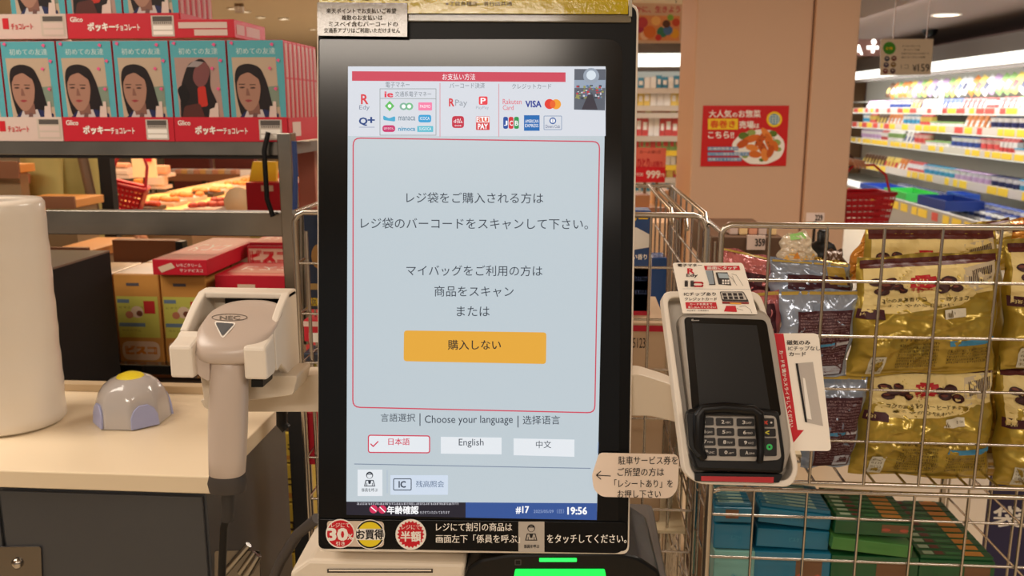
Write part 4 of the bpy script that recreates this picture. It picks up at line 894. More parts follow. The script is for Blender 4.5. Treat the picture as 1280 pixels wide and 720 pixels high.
# shelves at far left
for (x0, y0, x1, Y0, Y1, lab) in [(-120, 214, 24, 3.1, 3.2, 'orange lit bread shelf at far left, upper one under the steel rail'), (20, 258, 94, 3.05, 3.25, 'orange lit bread shelf just right of the white roll'), (60, 322, 112, 2.65, 2.95, 'orange lit low table seen under the second rail')]:
    level('bread_table', x0, y0, x1, W(x0, y0-9, Y0).z, Y0, Y1, mat('bread_board', (250, 178, 96), .5), lab, False)
for k, (x0, y0, x1, y1) in enumerate([(-10, 218, 22, 232), (2, 205, 12, 214)]):
    a, b = W(x0, y0, 3.2), W(x1, y1, 3.2); M = MB(); M.box((a.x, 3.2, b.z), (b.x, 3.3, a.z), pinkish); M.build('pink_tray', bevel=.006, label=['pink tray pack at the left photo edge below the rail', 'small red pack above the pink tray'][k], cat='food pack')
a, b = W(140, 300, 2.72), W(222, 330, 2.72); M = MB(); M.box((a.x, 2.72, 0), (b.x, 2.76, a.z), mat('brown_board', (150, 90, 50), .6)); M.build('wooden_board', label='plain brown wooden panel behind the orange cartons', cat='panel')
a, b = W(225, 300, 2.7), W(236, 330, 2.7); M = MB(); M.box((a.x, 2.665, 0), (b.x, 2.70, a.z), dark); M.build('dark_post', label='dark metal post right of the brown panel', cat='post')
a, b = W(240, 298, 3.1), W(345, 330, 3.1); M = MB(); M.box((a.x, 3.1, 0), (b.x, 3.15, a.z+.02), mat('cream_panel', (232, 194, 150), .6)); M.build('backing_board', label='cream panel behind the flat red biscuit box', cat='panel')
a = W(299, 252, 3.2); M = MB(); M.lathe(a, [(.0001, 0), (.055, 0), (.055, .01), (.0001, .01)], mat('cream_disc', (236, 204, 160), .6), 24, (0, -1, 0)); M.box((a.x-.006, a.y+.0, 0), (a.x+.006, a.y+.008, a.z-.04), dark); M.build('round_card', label='round cream card beside the dark red box', cat='sign')
M = MB(); M.box((W(122, 200, 3.36).x, 3.36, 0), (W(137, 200, 3.36).x, 3.40, W(122, 180, 3.36).z), mat('near_black', (14, 12, 10), .6)); M.build('black_pillar_post', label='black upright post between the green coat and the red basket', cat='post')
a, b = W(101, 186, 3.33), W(124, 290, 3.33)
M = MB(); M.tube([a, b], .02, mat('brown_bar', (120, 98, 76), .4), 8); M.build('slanted_bar', label='slanted brown metal bar crossing in front of the green coat', cat='bar')
# ------------------------------------------------------------------ people (mostly hidden)
def person(pos, face, coat, trouser, hair, lab, arm=None):
    t = thing('person', lab, 'person', pos)
    P = Vector(pos); Rz = Matrix.Rotation(face, 3, 'Z')
    J = {'pel': (0, 0, .93, .14, .11), 'wai': (0, 0, 1.05, .13, .10), 'che': (0, 0, 1.26, .16, .11), 'nek': (0, 0, 1.42, .055, .055), 'hd0': (0, .01, 1.50, .07, .08), 'hd1': (0, .01, 1.60, .075, .09), 'hd2': (0, 0, 1.68, .04, .05)}
    for s_, n in ((-1, 'l'), (1, 'r')):
        J['sh'+n] = (s_*.17, 0, 1.36, .055, .055); J['hp'+n] = (s_*.09, 0, .86, .09, .09); J['kn'+n] = (s_*.10, .01, .48, .06, .06); J['an'+n] = (s_*.10, -.01, .09, .04, .04); J['to'+n] = (s_*.11, .14, .04, .035, .03)
        el = (s_*.24, .03, 1.08); wr = (s_*.24, .16, .92)
        if arm and arm[0] == n: el, wr = arm[1], arm[2]
        J['el'+n] = (*el, .042, .042); J['wr'+n] = (*wr, .028, .024)
        w = Vector(wr); d = (w-Vector(el)).normalized(); e = d.cross(Vector((0, 0, 1))).normalized()
        J['pa'+n] = (*(w+d*.06), .032, .02)
        for i in range(4):
            b_ = w+d*.085+e*(.027-.018*i); J['f%d'%i+n] = (*b_, .01, .01); J['g%d'%i+n] = (*(b_+d*.035+Vector((0, 0, -.012))), .008, .008); J['h%d'%i+n] = (*(b_+d*.05+Vector((0, 0, -.034))), .007, .007)
        b_ = w+d*.04+e*.035*(-s_); J['t0'+n] = (*b_, .01, .01); J['t1'+n] = (*(b_+d*.035+e*.012*(-s_)), .008, .008)
    E = [('pel', 'wai'), ('wai', 'che'), ('che', 'nek'), ('nek', 'hd0'), ('hd0', 'hd1'), ('hd1', 'hd2')]
    for n in 'lr':
        E += [('che', 'sh'+n), ('sh'+n, 'el'+n), ('el'+n, 'wr'+n), ('wr'+n, 'pa'+n), ('pel', 'hp'+n), ('hp'+n, 'kn'+n), ('kn'+n, 'an'+n), ('an'+n, 'to'+n), ('wr'+n, 't0'+n), ('t0'+n, 't1'+n)]
        for i in range(4): E += [('pa'+n, 'f%d'%i+n), ('f%d'%i+n, 'g%d'%i+n), ('g%d'%i+n, 'h%d'%i+n)]
    K_ = list(J); me = bpy.data.meshes.new('body'); me.from_pydata([tuple(Rz @ Vector(J[k][:3])) for k in K_], [(K_.index(a), K_.index(b)) for a, b in E], [])
    sm = mat('skin_tone', (206, 150, 118), .5); me.materials.append(sm)
    o = bpy.data.objects.new('body', me); C.objects.link(o); o.parent = t; LOC[o.name] = P
    md = o.modifiers.new('skin', 'SKIN'); md.use_smooth_shade = True
    for i, k in enumerate(K_): me.skin_vertices[0].data[i].radius = J[k][3:]; me.skin_vertices[0].data[i].use_root = (k == 'pel')
    sb = o.modifiers.new('sub', 'SUBSURF'); sb.levels = 1; sb.render_levels = 2
    def R(*v): return P+Rz @ Vector(v)
    def el(cx, cy, z, rx, ry, n=20): return [R(cx+rx*math.cos(2*math.pi*k/n), cy+ry*math.sin(2*math.pi*k/n), z) for k in range(n)]
    M = MB(); M.loft([el(0, 0, z, rx, ry) for z, rx, ry in [(.80, .21, .16), (.95, .20, .155), (1.08, .185, .145), (1.25, .205, .15), (1.36, .20, .13), (1.42, .11, .09), (1.45, .075, .075)]], coat)
    for n in 'lr':
        a, b, c = [Vector(J[k+n][:3]) for k in ('sh', 'el', 'wr')]; M.tube([R(*a), R(*b), R(*(b+(c-b)*.85))], [.078, .062, .045], coat, 14)
    M.build('coat', t)
    M = MB()
    for n in 'lr':
        a, b, c = [Vector(J[k+n][:3]) for k in ('hp', 'kn', 'an')]; M.tube([R(*a), R(*b), R(*c)], [.115, .08, .065], trouser, 14)
    M.loft([el(0, 0, z, rx, ry) for z, rx, ry in [(.78, .17, .13), (.9, .185, .14), (1.0, .17, .13)]], trouser); M.build('trousers', t)
    M = MB()
    M.loft([el(0, -.012, z, rx, ry) for z, rx, ry in [(1.5, .085, .075), (1.58, .095, .095), (1.66, .093, .1), (1.73, .07, .08), (1.76, .02, .025)]], hair); M.build('hair', t)
    M = MB()
    for s_ in (-1, 1): M.lathe(R(s_*.032, .098, 1.605), [(.0001, -.012), (.009, -.008), (.012, 0), (.009, .008), (.0001, .012)], ink((40, 30, 28)), 8)
    M.tube([R(0, .088, 1.60), R(0, .112, 1.565), R(0, .092, 1.558)], [.007, .013, .008], sm, 8); M.tube([R(-.022, .088, 1.53), R(0, .096, 1.528), R(.022, .088, 1.53)], .005, ink((150, 70, 66)), 6); M.build('face', t)
    return t
gp = W(84, 230, 3.56); gp.z = 0
person(gp, math.radians(-85), mat('pale_green_coat', (186, 178, 112), .8, vary=.15, scale=8, bump=.3), mat('black_trousers', (24, 22, 22), .8), ink((30, 24, 22)),
       'person in a pale green coat at the deli tables, seen through the rack', None)
def basket(name, c, w, d, h, lab, rz=0, tilt=0):
    """tapered plastic basket with slotted sides and a handle"""
    rb = mat('basket_red', (200, 24, 40), .35); t = thing(name, lab, 'basket', c); Rz = Matrix.Rotation(rz, 3, 'Z') @ Matrix.Rotation(tilt, 3, 'Y'); c = Vector(c)
    def P_(x, y, z): return c+Rz @ Vector((x, y, z))
    def rc(k, z): return [P_(x*k, y*k, z) for x, y in [(-w/2, -d/2), (w/2, -d/2), (w/2, d/2), (-w/2, d/2)]]
    M = MB(); M.prism(rc(.82, 0), rc(.82, .006), rb); M.build('floor_panel', t)
    nb = 5
    for i in range(nb):                                                   # horizontal bands
        z = .01+h*(i+.1)/nb; k = .82+.18*(z/h); k2 = .82+.18*((z+h*.12)/h); A_ = rc(k, z); B_ = rc(k2, z+h*.11)
        M = MB(); M.add(A_+B_+rc(k-.02, z)+rc(k2-.02, z+h*.11), [(j, (j+1) % 4, 4+(j+1) % 4, 4+j) for j in range(4)]+[(8+j, 12+j, 12+(j+1) % 4, 8+(j+1) % 4) for j in range(4)]+[(4+j, 4+(j+1) % 4, 12+(j+1) % 4, 12+j) for j in range(4)]+[(j, 8+j, 8+(j+1) % 4, (j+1) % 4) for j in range(4)], rb); M.build('band', t)
    M = MB()
    for j in range(4):
        a0, a1 = rc(.825, 0)[j], rc(.825, 0)[(j+1) % 4]; b0, b1 = rc(.995, h)[j], rc(.995, h)[(j+1) % 4]
        for i in range(9): M.tube([a0.lerp(a1, i/8), b0.lerp(b1, i/8)], .004, rb, 4)
    M.build('ribs', t, kind='stuff')
    M = MB(); M.tube(rc(1.0, h), .010, rb, 6, True); M.build('rim', t)
    M = MB(); M.tube([P_(-w*.5, -d*.2, h), P_(-w*.42, -d*.12, h+.10), P_(-w*.2, -d*.04, h+.155), P_(w*.2, -d*.04, h+.155), P_(w*.42, -d*.12, h+.10), P_(w*.5, -d*.2, h)], .007, rb, 8); M.build('handle', t)
    return t
b_ = W(155, 262, 3.74); basket('shopping_basket', b_, .15, .14, .11, 'red plastic shopping basket beyond the rack, held near the deli table', .3, .25)
# ================================================================== WIRE WAGONS
wirem = chrome
def wire(parent, pts, r=.0022, name='wire', n=6):
    M = MB(); M.tube(pts, r, wirem, n); return M.build(name, parent)
Yw = 1.2
def wagon_front(t, Y, xs, zs, x0, x1, z0, z1, rr=.0021):
    for x in xs: wire(t, [(x, Y-.002, z0), (x, Y-.002, z1)], rr)
    for z in zs: wire(t, [(x0, Y+.002, z), (x1, Y+.002, z)], rr)
def side_panel(t, X, Y0, Y1, zs, z0, z1, n, rr=.0019):
    for k in range(1, n+1):
        y = Y0+(Y1-Y0)*k/n; wire(t, [(X, y, z0), (X, y, z1)], rr)
    for z in zs: wire(t, [(X, Y0, z), (X, Y1, z)], rr)
# right wagon, upper basket
X = lambda px, py=450: W(px, py, Yw).x
Z = lambda py, px=1100: W(px, py, Yw).z
wr = thing('wire_wagon', 'chromed wire wagon at right with an upper basket of gold snack bags', 'wire basket', (X(1100), Yw+.2, 0))
xl = W(902, 290, Yw).x; sp_w = (W(1178, 290, Yw).x-W(962, 290, Yw).x)/3
xs = [W(962, 290, Yw).x+sp_w*i for i in range(6)]
zr, zb_ = Z(283), Z(606)
xr_ = xs[-1]+sp_w*.9
zh = [Z(353), Z(422), Z(488), Z(553)]
wagon_front(wr, Yw, xs, zh, xl, xr_, zb_, zr)
rim = [(xl, Yw, zb_), (xl, Yw, zr-.012), (xl+.004, Yw, zr-.004), (xl+.012, Yw, zr), (xr_-.012, Yw, zr), (xr_, Yw, zr-.012), (xr_, Yw, zb_)]
wire(wr, rim, .0042, 'rim_tube', 10)
wire(wr, [(xl, Yw, zb_), (xr_, Yw, zb_)], .0035, 'base_rail', 8)
Ybk = Yw+.42
Ysd = Yw+.15; wire(wr, [(xl, Yw, zr-.01), (xl, Ysd-.02, zr-.01), (xl, Ysd, zr-.03), (xl, Ysd, zb_)], .0035, 'side_rail', 8)
side_panel(wr, xl, Yw, Ysd, zh+[zb_], zb_, zr-.03, 3); side_panel(wr, xr_, Yw, Ysd, zh+[zb_], zb_, zr-.03, 3)
for z_ in zh[1:]: wire(wr, [(xl, Ybk, z_), (xr_, Ybk, z_)])
for x_ in (xl, xr_): wire(wr, [(x_, Ybk, zb_), (x_, Ybk, zh[1])], .0035, 'back_post', 8)
wire(wr, [(xl, Ybk, zb_), (xr_, Ybk, zb_)], .0035, 'base_rail', 8)
for k in range(12): x = xl+(xr_-xl)*(k+.5)/12; wire(wr, [(x, Yw, zb_), (x, Ybk, zb_)], .0019)
for k in range(4): y = Yw+.42*(k+1)/5; wire(wr, [(xl, y, zb_-.003), (xr_, y, zb_-.003)], .0024)
zbd = zb_+.004
M = MB(); M.box((xl+.006, Yw+.085, zbd), (xr_-.006, Ybk-.006, zbd+.004), mat('cream_board', (214, 196, 160), .45)); M.build('base_board', wr)
for x in (xl, xr_):
    for y in (Yw, Ybk): wire(wr, [(x, y, 0), (x, y, zb_)], .006, 'corner_post', 8)
# lower basket
zt2 = Z(621); z2s = [Z(655), Z(709), Z(770), Z(830)]; xl2 = W(884, 640, Yw).x
xs2 = [W(943, 640, Yw).x+i*sp_w for i in range(6)]
wagon_front(wr, Yw+.012, [xl2+.0075]+xs2, z2s, xl2, xr_, zt2-.45, zt2, .002)
wire(wr, [(xl2, Yw+.012, zt2-.45), (xl2, Yw+.012, zt2-.02), (xl2+.006, Yw+.012, zt2-.006), (xl2+.02, Yw+.012, zt2), (xr_, Yw+.012, zt2)], .0036, 'rim_tube', 10)
wire(wr, [(xl2, Yw+.012, zt2-.02), (xl2, Ybk, zt2-.02)], .003, 'side_rail', 8)
xbR = W(1222, 640, Yw+.3).x
for k in range(5):
    y = Yw+.1+k*.08; wire(wr, [(xbR, y, zt2-.45), (xbR, y, zb_)], .002)
for z in z2s: wire(wr, [(xbR, Yw+.01, z), (xbR, Ybk, z)], .002)
side_panel(wr, xl2, Yw+.012, Ybk, z2s, zt2-.45, zt2-.02, 6)
for k in range(10): x = xl2+(xr_-xl2)*(k+.5)/10; wire(wr, [(x, Yw+.01, zt2-.33), (x, Ybk, zt2-.33)], .002)
zlb = zt2-.325
# ------------------------------------------------------------------ the wagon behind the kiosk
ZA = Z(268, 830); wl = thing('wire_wagon', 'long chromed wire wagon standing behind the kiosk, seen on both of its sides', 'wire basket', (.0, 1.4, 0))
Ya = 1.3
XA = lambda px, py=400: W(px, py, Ya).x
ZA_ = lambda py, px=830: W(px, py, Ya).z
xa0, xa1 = W(368, 275, Ya).x, W(883, 300, Ya).x
zra = ZA_(269); zsA = [ZA_(v) for v in (335, 400, 463, 524, 585, 638, 690, 745)]
spA = sp_w*1.06; xsA = [W(813, 300, Ya).x-spA*i for i in range(9) if W(813, 300, Ya).x-spA*i > xa0+.02]
wagon_front(wl, Ya, xsA, zsA, xa0, xa1, .5, zra)
wire(wl, [(xa0, Ya, .3), (xa0, Ya, zra-.015), (xa0+.005, Ya, zra-.005), (xa0+.015, Ya, zra), (xa1-.02, Ya, zra), (xa1-.006, Ya, zra-.005), (xa1, Ya, zra-.02), (xa1, Ya, .3)], .0045, 'rim_tube', 10)
wire(wl, [(xa0+.014, Ya+.01, .3), (xa0+.014, Ya+.01, zra-.03)], .003, 'corner_post', 8)
Yab = Ya+.5
for dx in (0, .028, .05):
    xx = xa1-dx*.9+.0; zz = zra-.012*(dx > 0)+dx*.25
    wire(wl, [(xx, Ya+dx, zz-.02), (xx, Ya+dx+.02, zz), (xx, Yab, zz)], .0036, 'side_rail', 8)
side_panel(wl, xa1, Ya, Yab, zsA, .5, zra, 6); side_panel(wl, xa1-.03, Ya+.02, Yab, zsA[::2], .5, zra-.02, 5)
side_panel(wl, xa0, Ya, Yab, zsA, .5, zra, 6); wire(wl, [(xa0, Ya, zra), (xa0-.0, Yab, zra)], .0036, 'side_rail', 8)
wire(wl, [(xa0, Yab, zra), (xa1, Yab, zra)], .0036, 'rim_tube', 8)
for x in (xa0, xa1): wire(wl, [(x, Yab, 0), (x, Yab, zra)], .006, 'corner_post', 8)
for x in (xa0, xa1): wire(wl, [(x, Ya, 0), (x, Ya, .3)], .006, 'corner_post', 8)
for k in range(9):                                   # nested wagon sides under the tray
    x = XA(838+k*5.2, 620); wire(wl, [(x, Ya+.03+k*.035, .4), (x, Ya+.03+k*.035, ZA_(590+k*3))], .0024, 'rod')
M = MB(); M.box((xa0+.01, Ya+.02, zsA[3]-.2), (xa1-.01, Yab-.02, zsA[3]-.195), mat('cream_board', (214, 196, 160))); M.build('base_board', wl)
zfl = zsA[3]-.195
M = MB(); a, b = W(796, 380, Ya+.25), W(852, 480, Ya+.25); M.box((a.x, Ya+.25, zfl), (b.x, Ya+.27, W(800, 418, Ya+.25).z), mat('white_carton', (206, 190, 172), .6)); M.build('white_board', label='plain white board standing in the wagon right of the screen', cat='board', bevel=.002)
def cuboid(name, x0, y0, x1, y1, Y, d, m, lab, cat, pr=None, zbase=None, grp=None, nm='carton'):
    a, b = W(x0, y0, Y), W(x1, y1, Y); z0 = zbase if zbase is not None else b.z
    t = thing(name, lab, cat, ((a.x+b.x)/2, Y+d/2, z0), grp); M = MB(); M.box((a.x, Y, z0), (b.x, Y+d, a.z), m); M.build(nm, t, bevel=.002)
    if pr:
        w_, h_ = b.x-a.x, a.z-b.z; r = Pr(lambda x, y, h: Vector((a.x+x*w_/100, Y-h, a.z-y*h_/100))); pr(r); r.build('front_print', t)
    return t
bluem = mat('pack_blue', (26, 70, 130), .25, coat=.4)
def prA(r): r.poly([(0, 38), (60, 30), (100, 44), (100, 66), (50, 72), (0, 60)], wht); r.text('パワー', 10, 90, 14, yel, 14, .05); r.text('やさしい香り', 8, 92, 84, wht, 10, .03)
cuboid('blue_pouch', 768, 263, 812, 332, Ya+.1, .05, bluem, 'blue pouch with yellow lettering in the wagon right of the screen', 'pouch', prA, zfl+.30)
def prB(r): r.rect(0, 78, 100, 88, ink((180, 40, 60))); r.squiggle(8, 92, 20, 8, ink((70, 90, 140))); r.squiggle(8, 92, 44, 8, ink((70, 90, 140)), seed=3)
cuboid('white_pouch', 768, 334, 812, 404, Ya+.1, .05, mat('pack_offwhite', (196, 186, 180), .35), 'whitish pouch with a red band below the blue pouch', 'pouch', prB, zfl+.001)
def prC(r): r.rect(0, 8, 100, 26, ink((180, 30, 50))); r.text('5123', 4, 40, 60, blk, 30)
cuboid('banded_carton', 790, 403, 832, 446, Ya+.05, .2, mat('carton_brown', (190, 160, 128), .6), 'low carton with red bands at the kiosk\'s right edge', 'box', prC, zfl+.001)
cuboid('blue_pack', 815, 322, 833, 346, Ya+.3, .06, bluem, 'small round-edged blue pack half hidden by the card tray', 'pouch', None, zfl+.001)
# left side contents
navym = mat('pack_navy', (18, 34, 60), .3, coat=.3)
def prD(r): r.disc(62, 40, 34, ink((150, 110, 60)), .0004, 14, 12); r.rect(10, 66, 90, 72, ink((150, 120, 70))); r.squiggle(8, 90, 84, 8, yel)
zfl2 = zsA[2]
cuboid('navy_pack', 379, 268, 412, 398, Ya+.06, .05, navym, 'tall navy pack with gold design left of the screen, in the wagon', 'snack box', prD, ZA_(398, 390))
def prE(r): r.rect(0, 4, 100, 20, ink((226, 200, 190))); r.rect(20, 40, 90, 70, wht)
cuboid('red_pack', 379, 400, 412, 440, Ya+.06, .05, redm, 'small red pack with white print under the navy pack', 'snack box', prE, ZA_(440, 390))
cuboid('navy_pack', 379, 441, 412, 468, Ya+.06, .05, navym, 'small navy pack below the red one, left of the screen', 'snack box', None, ZA_(468, 390))
cuboid('red_pack', 383, 515, 412, 600, Ya+.06, .05, redm, 'red pack beneath the left arm, beside the black post', 'snack box', None, ZA_(600, 390))
cuboid('red_pack', 371, 180, 396, 262, Yr+.5, .05, mat('dull_pack', (180, 110, 90), .4), 'dull red pack behind the rack post', 'snack box', None)
# black post and hoses between counter and kiosk
a = W(359, 520, 1.34); b = W(379, 520, 1.34)
M = MB(); M.box((a.x, 1.34, 0), (b.x, 1.37, W(370, 478, 1.34).z), mat('matte_black', (13, 11, 11))); M.build('black_post', label='black upright post between counter and kiosk, under the left arm', cat='post', bevel=.002)
M = MB(); M.tube([W(396, 648, 1.0), W(372, 668, 1.02), W(352, 700, 1.05), W(335, 740, 1.08), W(330, 900, 1.08)], .007, mat('grey_hose', (66, 60, 58), .5), 10); M.build('grey_cable', label='thick grey cable curving down from the kiosk\'s left side', cat='cable')
t = thing('black_hook', 'small black rounded bracket hanging under the left arm', 'hook', W(352, 516, .98))
M = MB(); M.tube([W(352, 512, .965), W(352, 530, .965), W(358, 536, .965)], .0065, black, 10); M.build('hook_body', t)
yc_ = mat('carton_yellow', (204, 176, 66), .45)
zt_ = None
for k, (y0, y1) in enumerate([(541, 579), (580, 628), (629, 690), (691, 760)]):
    def prF(r): r.text('ビスコ', -8, 90, 45, ink((60, 40, 30)), 22, .06); r.rect(0, 76, 100, 90, ink((190, 130, 60)))
    cuboid('yellow_carton', 340, y0, 372, y1-.5, 1.95, .2, yc_, '%s yellow carton in the stack between counter and black post' % ['topmost', 'second', 'third', 'lowest visible'][k], 'box', prF, grp='stacked yellow cartons')
a, b = W(338, 515, 1.8), W(372, 540, 1.8)
M = MB(); M.box((a.x, 1.7, b.z-.3), (b.x, 1.72, a.z), mat('wood_board', (186, 128, 86), .6)); 
M.build('tan_board', label='tan board end above the yellow cartons, between counter and black post', cat='board')
# ================================================================== SNACK BAGS
gold = mat('gold_foil', (172, 146, 52), .3, metal=.5, coat=.4, vary=.2, scale=26, bump=1.0)
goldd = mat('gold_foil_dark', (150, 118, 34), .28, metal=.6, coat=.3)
silb = mat('silver_blue_foil', (146, 158, 178), .22, metal=.35, coat=.6)
pinkf = mat('pink_foil', (196, 110, 110), .25, metal=.25, coat=.6)
orf = mat('orange_foil', (196, 130, 40), .28, metal=.35, coat=.5)
cho = ink((84, 34, 30)); bean = ink((58, 24, 22)); cream = ink((226, 204, 140)); rdk = ink((176, 30, 36)); txt = ink((96, 78, 30)); cyan = ink((70, 140, 180)); maro = ink((66, 26, 34))
def bag(name, q, Y, thick, m, lab, grp, seed=1, lean=.0, crimp=.06, cat='snack bag', wr=1.0, nu=60, nv=60):
    """q: pixel corners tl,tr,br,bl of the bag; lean: how far the top stands back"""
    rr = random.Random(seed); ph = [rr.uniform(0, 6.28) for _ in range(12)]
    P_ = [W(q[0][0], q[0][1], Y+lean), W(q[1][0], q[1][1], Y+lean), W(q[2][0], q[2][1], Y), W(q[3][0], q[3][1], Y)]
    def fn(sgn):
        def f(u, v):
            p = (P_[0]*(1-u)+P_[1]*u)*(1-v)+(P_[3]*(1-u)+P_[2]*u)*v
            e = (max(0, 1-(2*u-1)**4))**.6*(max(0, math.sin(math.pi*min(1, max(0, (v-crimp)/(1-crimp-crimp*.3))))))**.55
            w_ = .0028*wr*(math.sin(u*9+ph[0]+3*v)*math.sin(v*7+ph[1])+.7*math.sin(u*17+v*11+ph[2])*math.sin(v*19-u*6+ph[3])+.5*math.sin(v*31+4*math.sin(u*5+ph[4])))
            cr = .0012*wr*math.sin(u*60+ph[5])*(1-min(1, v/.14)) if v < .14 else 0
            cr += .0025*wr*abs(math.sin(u*23+ph[6]))*max(0, 1-abs(v-.09)/.07)
            d = thick*.5*e*(1+.12*math.sin(3*u+ph[7]))+(w_*e*1.4 if sgn > 0 else 0)+cr*(1 if sgn > 0 else 0)+.0006
            q_ = noise.noise(Vector((u*4.5+seed*3.1+v*1.5, v*5.5-u*1.2, seed)))
            q2_ = noise.noise(Vector((u*11+seed, v*9+u*5, seed*2.7)))
            if sgn > 0: d += wr*e*(.0065*max(0, 1-abs(q_)*7)*(.4+.6*abs(q2_)*2)+.0028*max(0, 1-abs(q2_)*5))*thick/.06
            shr = .02*(1-e)*(1 if .2 < v < .9 else .3)*math.sin(v*14+ph[8])
            return p+Vector((shr*(.5-u)*.3, -sgn*d, .002*math.sin(u*11+ph[9])*(v < .02 or v > .98)))
        return f
    t = thing(name, lab, cat, (P_[3]+P_[2])/2, grp)
    M = MB(); M.grid(fn(1), nu, nv, m); M.grid(fn(-1), 8, 8, m)
    for (ua, va, ub, vb) in ((0, 0, 1, 0), (0, 1, 1, 1), (0, 0, 0, 1), (1, 0, 1, 1)):
        F1, F2 = fn(1), fn(-1)
        A_ = [F1(ua+(ub-ua)*k/8, va+(vb-va)*k/8) for k in range(9)]; B_ = [F2(ua+(ub-ua)*k/8, va+(vb-va)*k/8) for k in range(9)]
        M.add(A_+B_, [(k, k+1, 10+k, 9+k) for k in range(8)], m, True)
    body = M.build('foil_bag', t)
    f1 = fn(1)
    def mp(x, y, h):                       # x, y in 0..100 over the bag front
        u, v = x/100, y/100; p = f1(u, v); a = f1(min(1, u+.01), v)-f1(max(0, u-.01), v); b = f1(u, min(1, v+.01))-f1(u, max(0, v-.01))
        n = a.cross(b); n = -n if n.y > 0 else n; return p+n.normalized()*(h+.0008)
    return t, Pr(mp)
def gold_print(r, full=True, top=True):
    G = 12
    r.rect(2, 2.5, 98, 9, cho, .0002, nu=30, nv=4); r.rect(4, 9, 96, 32, cream, .0002, nu=36, nv=10)
    r.quad([(4, 32), (96, 22), (70, 40), (4, 46)], cream, .00025, 14, 5)
    for (x, y, a) in [(12, 20, 5), (19, 23, 5.5), (15, 27, 5), (26, 24, 4.5), (22, 19, 4), (30, 27, 3.5), (62, 21, 6), (58, 26, 5), (67, 27, 4.5), (54, 22, 4)]: r.disc(x, y, a, bean, .0018, 12, a*.62); r.disc(x-1, y-.8, a*.5, ink((110, 56, 44)), .0026, 8, a*.2)
    r.quad([(36, 17.5), (53, 17), (54, 24.5), (35, 25)], rdk, .0009, 8, 4); r.quad([(39, 16), (49, 15.8), (50, 26), (40, 26.4)], rdk, .0010, 6, 5); r.text('ゼリー', 38, 52, 21, cream, 5, .03, .0012); r.text('チョコ', 36, 44, 27, rdk, 3.5, .03, .001)
    r.text('コクのある香りコーヒー豆チョコ', 14, 74, 34, txt, 3.2, .02, .0009); r.text('まろやかな味わい', 20, 64, 38.5, txt, 2.6, .01, .0009)
    r.rect(2, 41, 18, 49, maro, .0007, nu=3); r.text('内容量', 4, 16, 45, cream, 3.2, .01, .001)
    r.rect(58, 43, 74, 50, ink((220, 212, 190)), .0007, nu=3); 
    for k in range(6): r.rect(59+k*.9, 44, 59.5+k*.9, 49, txt, .001)
    r.squiggle(65, 73, 46.5, 1.6, txt, .001)
    if full:
        r.text('おすすめのおいしい食べ方', 30, 64, 66, txt, 2.6, .02, .0008)
        for k in range(8): r.squiggle(30, 58, 71+k*2.8, 1.7, txt, .0007, seed=k+2)
        r.rect(64, 69, 98, 73, cyan, .0006, nu=4)
        for k in range(5): r.squiggle(64, 94, 77+k*2.8, 1.7, txt, .0007, seed=k+12)
        r.rect(12, 80, 22, 97, ink((206, 200, 180)), .0007, nv=3)
        for k in range(4): r.text('0123', 13.5, 20.5, 83+k*3.6, txt, 2, .0, .001)
    # bar code on the folded flap
    r.quad([(73, 12), (97, 8), (96, 27), (72, 32)], ink((196, 180, 150)), .0004, 5, 4)
    for k in range(13): x = 76+k*1.45; r.quad([(x, 15-k*.3), (x+.8, 15-k*.3), (x+.7, 25-k*.3), (x-.1, 25-k*.3)], ink((70, 50, 40)), .0008, 1, 2)
def silver_print(r, m2=maro):
    r.rect(3, 2, 97, 6, ink((190, 160, 70)), .0003, nu=10); r.rect(22, 22, 92, 97, m2, .0003, nu=12, nv=16)
    for k in range(22): r.squiggle(25, 90, 26+k*3.1, 1.7, ink((150, 120, 122)), .0007, seed=k)
    r.rect(22, 57, 72, 60.5, cyan, .001, nu=6); r.rect(74, 57, 91, 60.5, ink((190, 190, 200)), .001, nu=3)
    r.rect(60, 84, 88, 95, ink((180, 184, 196)), .001, nu=3)
G_ = 'gold snack bags in the wire wagon'
t, r = bag('gold_snack_bag', [(1165, 290), (1262, 271), (1264, 335), (1160, 345)], Yw+.19, .05, gold, 'gold snack bag at the very back, its corner rising toward the right', G_, 3, .02); gold_print(r, False); r.build('bag_print', t)
t, r = bag('gold_snack_bag', [(1082, 281), (1243, 281), (1264, 470), (1068, 470)], Yw+.12, .05, gold, 'gold snack bag peeking out behind the large front one', G_, 5, .02); gold_print(r, False); r.build('bag_print', t)
t, r = bag('gold_snack_bag', [(1072, 322), (1247, 312), (1240, 464), (1058, 470)], Yw+.052, .06, gold, 'large gold snack bag on top, in the middle of the wagon', G_, 8, .02); gold_print(r); r.build('bag_print', t)
t, r = bag('gold_snack_bag', [(1088, 452), (1242, 450), (1232, 600), (1060, 590)], Yw+.05, .06, gold, 'lower gold snack bag standing under the large one', G_, 12, .02); gold_print(r); r.build('bag_print', t)
t, r = bag('gold_snack_bag', [(1100, 458), (1266, 458), (1266, 596), (1080, 590)], Yw+.125, .05, goldd, 'dull gold snack bag hidden behind the lower row, seen between its bags', G_, 41, .02)
t, r = bag('gold_snack_bag', [(1256, 300), (1400, 296), (1395, 462), (1250, 462)], Yw+.06, .06, gold, 'upper gold snack bag cut by the photo\'s right edge', G_, 15, .02); gold_print(r); r.build('bag_print', t)
t, r = bag('gold_snack_bag', [(1246, 454), (1400, 448), (1396, 612), (1240, 606)], Yw+.05, .065, gold, 'lower gold snack bag cut by the photo\'s right edge', G_, 18, .02); gold_print(r); r.build('bag_print', t)
